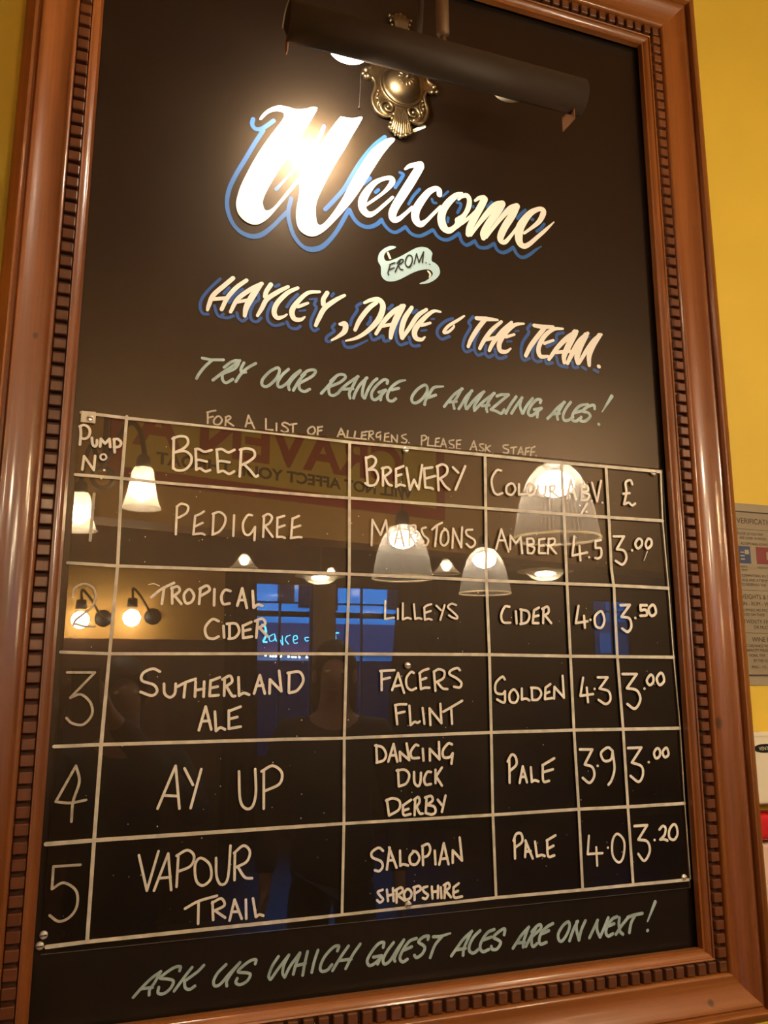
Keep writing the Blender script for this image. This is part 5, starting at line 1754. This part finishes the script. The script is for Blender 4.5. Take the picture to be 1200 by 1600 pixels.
for i, (loc, lab) in enumerate([((1.434, -1.082, .857), 'ribbed clear glass pendant nearest the board, its reflection over the A.B.V. heading'),
                                ((1.371, -2.293, .857), 'ribbed clear glass pendant reflected midway down the brewery column'),
                                ((2.036, -2.80, .857), 'ribbed clear glass pendant farthest back, reflected small between BREWERY and COLOUR columns')]):
    t = p0 if i == 0 else copy_tree(p0)
    t.location = loc
    tag(t, lab, 'pendant lamp', 'ribbed glass pendant lamps')

# two-arm iron ceiling lamp with bell glasses
arml = thing('two_arm_lamp', 'black iron ceiling lamp with two curling arms and frosted bell glasses', 'ceiling lamp', (.062, -1.75, CEIL))
AO = Vector((.062, -1.75, CEIL))
def apart(name, bm, m, par=None, smooth=True):
    for v in bm.verts:
        v.co -= AO
    return obj(name, bm, m, par or arml, smooth)
bm = bmesh.new(); tube(bm, [(.062, -1.75, CEIL - .03), (.062, -1.75, 1.12)], .009, 10); apart('stem', bm, 'iron')
bm = bmesh.new(); lathe(bm, [(0, 0), (.03, -.004), (.06, -.03), (.062, -.0005)], (.062, -1.75, CEIL - .0005), 24); apart('ceiling_plate', bm, 'iron')
bm = bmesh.new(); tube(bm, [(.062 + .035 * math.cos(a), -1.75, 1.095 + .035 * math.sin(a)) for a in [2 * math.pi * k / 24 for k in range(24)]], .008, 8, closed=True); apart('loop', bm, 'iron')
for (sx, sy, sz, mx, my, mz) in ((.189, -1.672, .983, .135, -1.71, 1.285), (-.009, -1.985, .945, .02, -1.88, 1.24)):
    bm = bmesh.new()
    tube(bm, catmull([(.062, -1.75, 1.14), (.5 * (.062 + mx), .5 * (-1.75 + my), mz - .06), (mx, my, mz), (.6 * sx + .4 * mx, .6 * sy + .4 * my, mz - .02), (sx, sy, sz + .20), (sx, sy, sz + .17)], 6), .0085, 10)
    am = apart('arm', bm, 'iron')
    bm = bmesh.new(); lathe(bm, [(0, .19), (.012, .186), (.022, .175), (.026, .138), (.0, .138)], (sx, sy, sz), 20); apart('lamp_holder', bm, 'iron', am)
    bm = bmesh.new(); lathe(bm, [(.020, .142), (.030, .139), (.036, .125), (.041, .095), (.047, .060), (.054, .030), (.062, .010), (.068, 0)], (sx, sy, sz), 32); apart('glass_shade', bm, 'frosted_glass', am)
    bm = bmesh.new(); ball(bm, (sx, sy, sz + .060), (.028, .028, .038), 16, 10); apart('bulb', bm, 'bulb_arm', am)

# wall lamps on the yellow partition
def wall_lamp(x, z, label):
    t = thing('wall_lamp', label, 'wall lamp', (x, -4.55, z), group='globe wall lamps on the yellow partition')
    b = bmesh.new(); lathe(b, [(0, .012), (.04, .012), (.055, .004), (.055, 0)], seg=24); bmesh.ops.rotate(b, verts=b.verts[:], matrix=Matrix.Rotation(-math.pi / 2, 3, 'X')); bmesh.ops.translate(b, verts=b.verts[:], vec=(.14, 0, .02)); obj('wall_plate', b, 'iron', t, smooth=True)
    b = bmesh.new(); tube(b, catmull([(.14, .01, .02), (.11, .08, .05), (.05, .12, .14), (0, .13, .19), (0, .13, .13)], 6), .008, 8); obj('arm', b, 'iron', t, smooth=True)
    b = bmesh.new(); lathe(b, [(0, .13), (.03, .125), (.034, .07), (0, .07)], (0, .13, 0), 20); obj('lamp_holder', b, 'iron', t, smooth=True)
    b = bmesh.new(); ball(b, (0, .13, 0), .055, 16, 10); obj('globe', b, 'bulb_wall', t, smooth=True)
wall_lamp(.32, .79, 'globe wall lamp reflected beside the digit 2 column line')
wall_lamp(.01, .77, 'globe wall lamp reflected over the digit 2')

# far hanging lamps: small cones and shallow bowls
def cone_lamp(loc, s, label):
    t = thing('cone_lamp', label, 'hanging lamp', loc, group='small cone lamps at the back of the room')
    b = bmesh.new(); lathe(b, [(.018 * s, .13 * s), (.035 * s, .115 * s), (.075 * s, .055 * s), (.11 * s, .015 * s), (.125 * s, 0)], seg=36); obj('shade', b, 'cone_glass', t, smooth=True)
    b = bmesh.new(); tube(b, [(.125 * s * math.cos(2 * math.pi * k / 36), .125 * s * math.sin(2 * math.pi * k / 36), 0) for k in range(36)], .004, 6, closed=True); obj('rim', b, 'frosted_glass', t, smooth=True)
    b = bmesh.new(); ball(b, (0, 0, .065 * s), .042 * s, 14, 8); obj('bulb', b, 'bulb_far', t, smooth=True)
    b = bmesh.new(); tube(b, [(0, 0, .11 * s), (0, 0, CEIL - loc[2])], .005, 6); obj('flex', b, 'cord', t)
cone_lamp((1.395, -6.45, 1.402), 1, 'small cone lamp reflected below the first beer name')
cone_lamp((3.102, -5.698, 1.333), 1, 'small cone lamp reflected between two ribbed pendants')
cone_lamp((2.20, -6.35, 1.335), .72, 'smallest cone lamp, reflected at the brewery column line')
def bowl_lamp(loc, label):
    t = thing('bowl_lamp', label, 'hanging lamp', loc, group='shallow bowl lamps at the back of the room')
    b = bmesh.new(); lathe(b, [(.0, -.075), (.06, -.072), (.11, -.055), (.15, -.020), (.20, -.004), (.225, 0), (.21, .006), (.15, -.010)], seg=40); obj('bowl', b, 'frosted_glass', t, smooth=True)
    b = bmesh.new(); tube(b, [(.225 * math.cos(2 * math.pi * k / 40), .225 * math.sin(2 * math.pi * k / 40), 0) for k in range(40)], .006, 6, closed=True); obj('rim', b, 'frosted_glass', t, smooth=True)
    b = bmesh.new(); ball(b, (0, 0, -.018), (.085, .085, .022), 16, 8); obj('bulb', b, 'bulb_far', t, smooth=True)
    b = bmesh.new(); tube(b, [(0, 0, -.0), (0, 0, CEIL - loc[2])], .008, 8); obj('rod', b, 'brass', t)
bowl_lamp((2.036, -6.126, 1.315), 'shallow bowl lamp reflected left of the brewery column')
bowl_lamp((3.594, -4.803, 1.268), 'shallow bowl lamp reflected above the word CIDER')

# enamel advert on the beam, read backwards in the sheet
SGX0, SGX1, SGZ0, SGZ1 = -1.13, .975, 1.405, 2.00
advert = thing('enamel_sign', 'yellow and red enamel advert sign on the beam, reflected above BEER', 'sign', (1.2, -3.40, 0), -0.24)
def epart(name, bm, m, label=None):
    return obj(name, bm, m, advert, label=label)
bm = bmesh.new(); box(bm, (SGX0, .001, SGZ0), (SGX1, .025, SGZ1)); bevel_all(bm, .004, 1); epart('panel', bm, 'enamel_yellow')
bm = bmesh.new()
for lo, hi in (((SGX0 - .01, .002, SGZ0 - .002), (SGX1 + .01, .035, SGZ0 + .062)), ((SGX0 - .01, .002, SGZ1 - .05), (SGX1 + .01, .035, SGZ1 + .01)), ((SGX0 - .01, .002, SGZ0 + .062), (SGX0 + .05, .035, SGZ1 - .05)), ((SGX1 - .05, .002, SGZ0 + .062), (SGX1 + .01, .035, SGZ1 - .05))):
    box(bm, lo, hi)
epart('border', bm, 'enamel_red', 'red border')
bm = bmesh.new(); text_into(bm, 'CRAVEN A', .32, Matrix.Translation((.66, .0256, 1.605)) @ FACE_ROOM, width=1.69, weight=.009)
epart('large_lettering', bm, 'enamel_red', 'large red lettering')
bm = bmesh.new(); text_into(bm, 'WILL NOT AFFECT YOUR THROAT', .088, Matrix.Translation((.735, .0256, 1.512)) @ FACE_ROOM, width=1.635, weight=.0028)
epart('small_lettering', bm, 'enamel_black', 'small black lettering')

# ------------------------------------------------------------------ the two people in front of the board (seen in the sheet)
def skin_mesh(name, verts, edges, material, parent=None, sub=2):
    me = bpy.data.meshes.new(name)
    me.from_pydata([v[:3] for v in verts], edges, [])
    o = bpy.data.objects.new(name, me)
    COL.objects.link(o)
    md = o.modifiers.new('skin', 'SKIN'); md.use_smooth_shade = True; md.branch_smoothing = 0.4
    for i, v in enumerate(verts):
        r = v[3]
        me.skin_vertices[0].data[i].radius = r if isinstance(r, tuple) else (r, r)
    me.skin_vertices[0].data[0].use_root = True
    sb = o.modifiers.new('smooth', 'SUBSURF'); sb.levels = sub; sb.render_levels = sub
    dg = bpy.context.evaluated_depsgraph_get()
    m2 = bpy.data.meshes.new_from_object(o.evaluated_get(dg))
    bpy.data.objects.remove(o); bpy.data.meshes.remove(me)
    m2.name = name
    m2.materials.clear(); m2.materials.append(M[material])
    for p in m2.polygons:
        p.use_smooth = True
    return link(name, m2, parent)

def chain(V, E, start, pts):
    last = start
    for p in pts:
        V.append(p); E.append((last, len(V) - 1)); last = len(V) - 1
    return last

def hand(V, E, wrist, d, up, side, s=1.0, curl=0.5):
    """palm and five fingers from the wrist index; d = forward, up = palm normal, side = towards the thumb"""
    w = Vector(V[wrist][:3]); d = Vector(d).normalized(); up = Vector(up).normalized(); side = Vector(side).normalized()
    V.append((*(w + d * .045 * s), (.030 * s, .016 * s))); E.append((wrist, len(V) - 1)); palm = len(V) - 1
    pc = w + d * .045 * s
    for k, (off, L_) in enumerate(((.026, .068), (.009, .078), (-.009, .072), (-.025, .056))):
        base = pc + d * .036 * s + side * off * s
        a1 = d * math.cos(curl * .6) - up * math.sin(curl * .6)
        a2 = d * math.cos(curl * 1.5) - up * math.sin(curl * 1.5)
        p1 = base + a1 * L_ * .5 * s; p2 = p1 + a2 * L_ * .5 * s
        chain(V, E, palm, [(*base, .0095 * s), (*p1, .0085 * s), (*p2, .007 * s)])
    t0 = pc - d * .012 * s + side * .034 * s
    t1 = t0 + (d * .75 + side * .5 - up * .25) * .034 * s
    t2 = t1 + (d * .9 + side * .1 - up * .35) * .028 * s
    chain(V, E, palm, [(*t0, .0115 * s), (*t1, .010 * s), (*t2, .008 * s)])

def person(name, label, loc, rotz, height, arms, top, long_hair):
    """standing figure facing local +y; arms = [(elbow, wrist, finger dir, palm normal, thumb side, curl) for right (+x), left (-x)]"""
    k = height / 1.72
    V = [(0, 0, .96, (.150, .105))]; E = []
    sp = chain(V, E, 0, [(0, -.005, 1.10, (.132, .098)), (0, -.01, 1.26, (.150, .105)), (0, -.012, 1.39, (.142, .092))])
    neck = chain(V, E, sp, [(0, -.005, 1.475, .056), (0, .014, 1.545, (.067, .078)), (0, .018, 1.625, (.083, .099)), (0, .008, 1.695, (.066, .078))])
    chain(V, E, neck - 1, [(0, .114, 1.600, .012)])
    for s, (el, wr, fd, pn, ts, cu) in zip((1, -1), arms):
        e = chain(V, E, sp, [(s * .165, -.012, 1.405, .058), (s * .19, 0, 1.36, .050), (*el, .040), (*[(a + 2 * b) / 3 for a, b in zip(el, wr)], .032), (*wr, .026)])
        hand(V, E, e, fd, pn, ts, 1.0, cu)
    for s in (1, -1):
        chain(V, E, 0, [(s * .088, 0, .88, .088), (s * .098, .012, .50, .058), (s * .10, -.02, .30, .052), (s * .10, -.025, .095, .038), (s * .105, .05, .045, (.040, .030)), (s * .11, .15, .03, (.036, .022))])
    V = [(a * k, b * k, c * k, (tuple(q * k for q in r) if isinstance(r, tuple) else r * k)) for a, b, c, r in V]
    body = skin_mesh(name, V, E, 'skin')
    def sub(nm, v, e, m, lv=2):
        v = [(a * k, b * k, c * k, (tuple(q * k for q in r) if isinstance(r, tuple) else r * k)) for a, b, c, r in v]
        return skin_mesh(nm, v, e, m, body, lv)
    # clothes follow the body a little outside it
    v = [(0, -.012, 1.39, (.160, .110))]; e = []
    c = 0
    chain(v, e, c, [(0, -.006, 1.485, .072)])
    chain(v, e, c, [(0, -.005, 1.20, (.166, .124)), (0, 0, 1.00, (.172, .130)), (0, 0, .75, (.192, .142))])
    for s, (el, wr, *_r) in zip((1, -1), arms):
        chain(v, e, c, [(s * .168, -.012, 1.408, .072), (s * .195, 0, 1.36, .064), (*el, .054), (*[(a + 2 * b) / 3 for a, b in zip(el, wr)], .045), (*[(a * .08 + b * .92) for a, b in zip(el, wr)], .040)])
    sub('jacket', v, e, top)
    v = [(0, 0, .955, (.128, .098))]; e = []
    for s in (1, -1):
        chain(v, e, 0, [(s * .088, 0, .80, .092), (s * .098, .012, .50, .072), (s * .10, -.02, .30, .066), (s * .10, -.022, .10, .058)])
    sub('trousers', v, e, 'jeans')
    for s in (1, -1):
        v = [(s * .10, -.045, .05, (.044, .046))]; e = []
        chain(v, e, 0, [(s * .103, .03, .05, (.046, .044)), (s * .108, .11, .042, (.046, .036)), (s * .112, .18, .036, (.040, .030))])
        sub('shoe', v, e, 'shoe', 2)
    hb = bmesh.new(); ball(hb, (0, 0, 0), 1.0, 32, 24)
    for vt in hb.verts:                      # a cap over the skull, open at the face; long hair falls behind the shoulders
        x, y, z = vt.co
        wx, wy, wz = .087, .094, .104
        if long_hair and z < .1:
            f = .1 - z
            vt.co = (x * (wx + .020 * f), min(y, .25) * (wy - .03 * f) - .030 * f, .0106 - f * .31)
        else:
            vt.co = (x * wx, y * wy, z * wz)
        vt.co = ((vt.co.x) * k, (vt.co.y + .000) * k, (vt.co.z + 1.652) * k)
    face = [f for f in hb.faces if f.calc_center_median().y > .045 * k and f.calc_center_median().z < 1.692 * k and abs(f.calc_center_median().x) < .078 * k]
    bmesh.ops.delete(hb, geom=face, context='FACES')
    obj('hair', hb, 'hair', body, smooth=True)
    for s in (1, -1):
        b = bmesh.new(); ball(b, (s * .030 * k, .0925 * k, 1.628 * k), (.0115 * k, .008 * k, .0065 * k), 12, 8); obj('eye', b, 'eye', body, smooth=True)
        b = bmesh.new(); ball(b, (s * .079 * k, .012 * k, 1.612 * k), (.010 * k, .020 * k, .030 * k), 12, 8); obj('ear', b, 'skin', body, smooth=True)
    b = bmesh.new(); ball(b, (0, .092 * k, 1.558 * k), (.023 * k, .009 * k, .007 * k), 12, 8); obj('mouth', b, 'lip', body, smooth=True)
    body.location = loc; body.rotation_euler = (0, 0, rotz)
    return tag(body, label, 'person')

PH = Vector((0.0324, -1.2080, 0.4318))
# photographer: both hands forward at the phone; coordinates relative to the body (height scale 0.96)
px, py = 0.17, -1.66
def loc_of(wx, wy, wz, kk):
    return ((wx - px) / kk, (wy - py) / kk, (wz - FLOOR) / kk)
kk = 1.56 / 1.72
wl = loc_of(PH.x - .055, PH.y - .10, PH.z - .10, kk); wr = loc_of(PH.x + .075, PH.y - .10, PH.z - .10, kk)
person('person', 'person in a navy jacket holding up a phone, facing the board', (px, py, FLOOR), 0, 1.56,
       [((.27, .12, 1.20), wr, (-.2, .8, .55), (.9, .2, 0), (0, -.4, .9), .9), ((-.27, .14, 1.20), wl, (.2, .8, .55), (-.9, .2, 0), (0, -.4, .9), .9)], 'cloth_navy', False)
ph = thing('mobile_phone', 'black mobile phone held up in front of the board', 'phone', PH)
ph.rotation_euler = R3.to_euler()
bm = bmesh.new(); box(bm, (-.020, -.135, .006), (.055, .020, .015)); bevel_all(bm, .003, 2); obj('phone_body', bm, 'phone', ph, smooth=False)
bm = bmesh.new(); lathe(bm, [(.0065, .0065), (.0065, .0040), (.0050, .0040), (.0050, .0065)], seg=20); obj('lens_ring', bm, 'iron', ph)
person('person', 'long-haired person in a charcoal coat standing with arms down beside the photographer', (.93, -1.86, FLOOR), math.radians(15), 1.63,
       [((.245, -.02, 1.10), (.25, .06, .86), (0, .1, -1), (-1, 0, 0), (0, 1, 0), .35), ((-.245, -.02, 1.10), (-.25, .06, .86), (0, .1, -1), (1, 0, 0), (0, 1, 0), .35)], 'cloth_black', True)
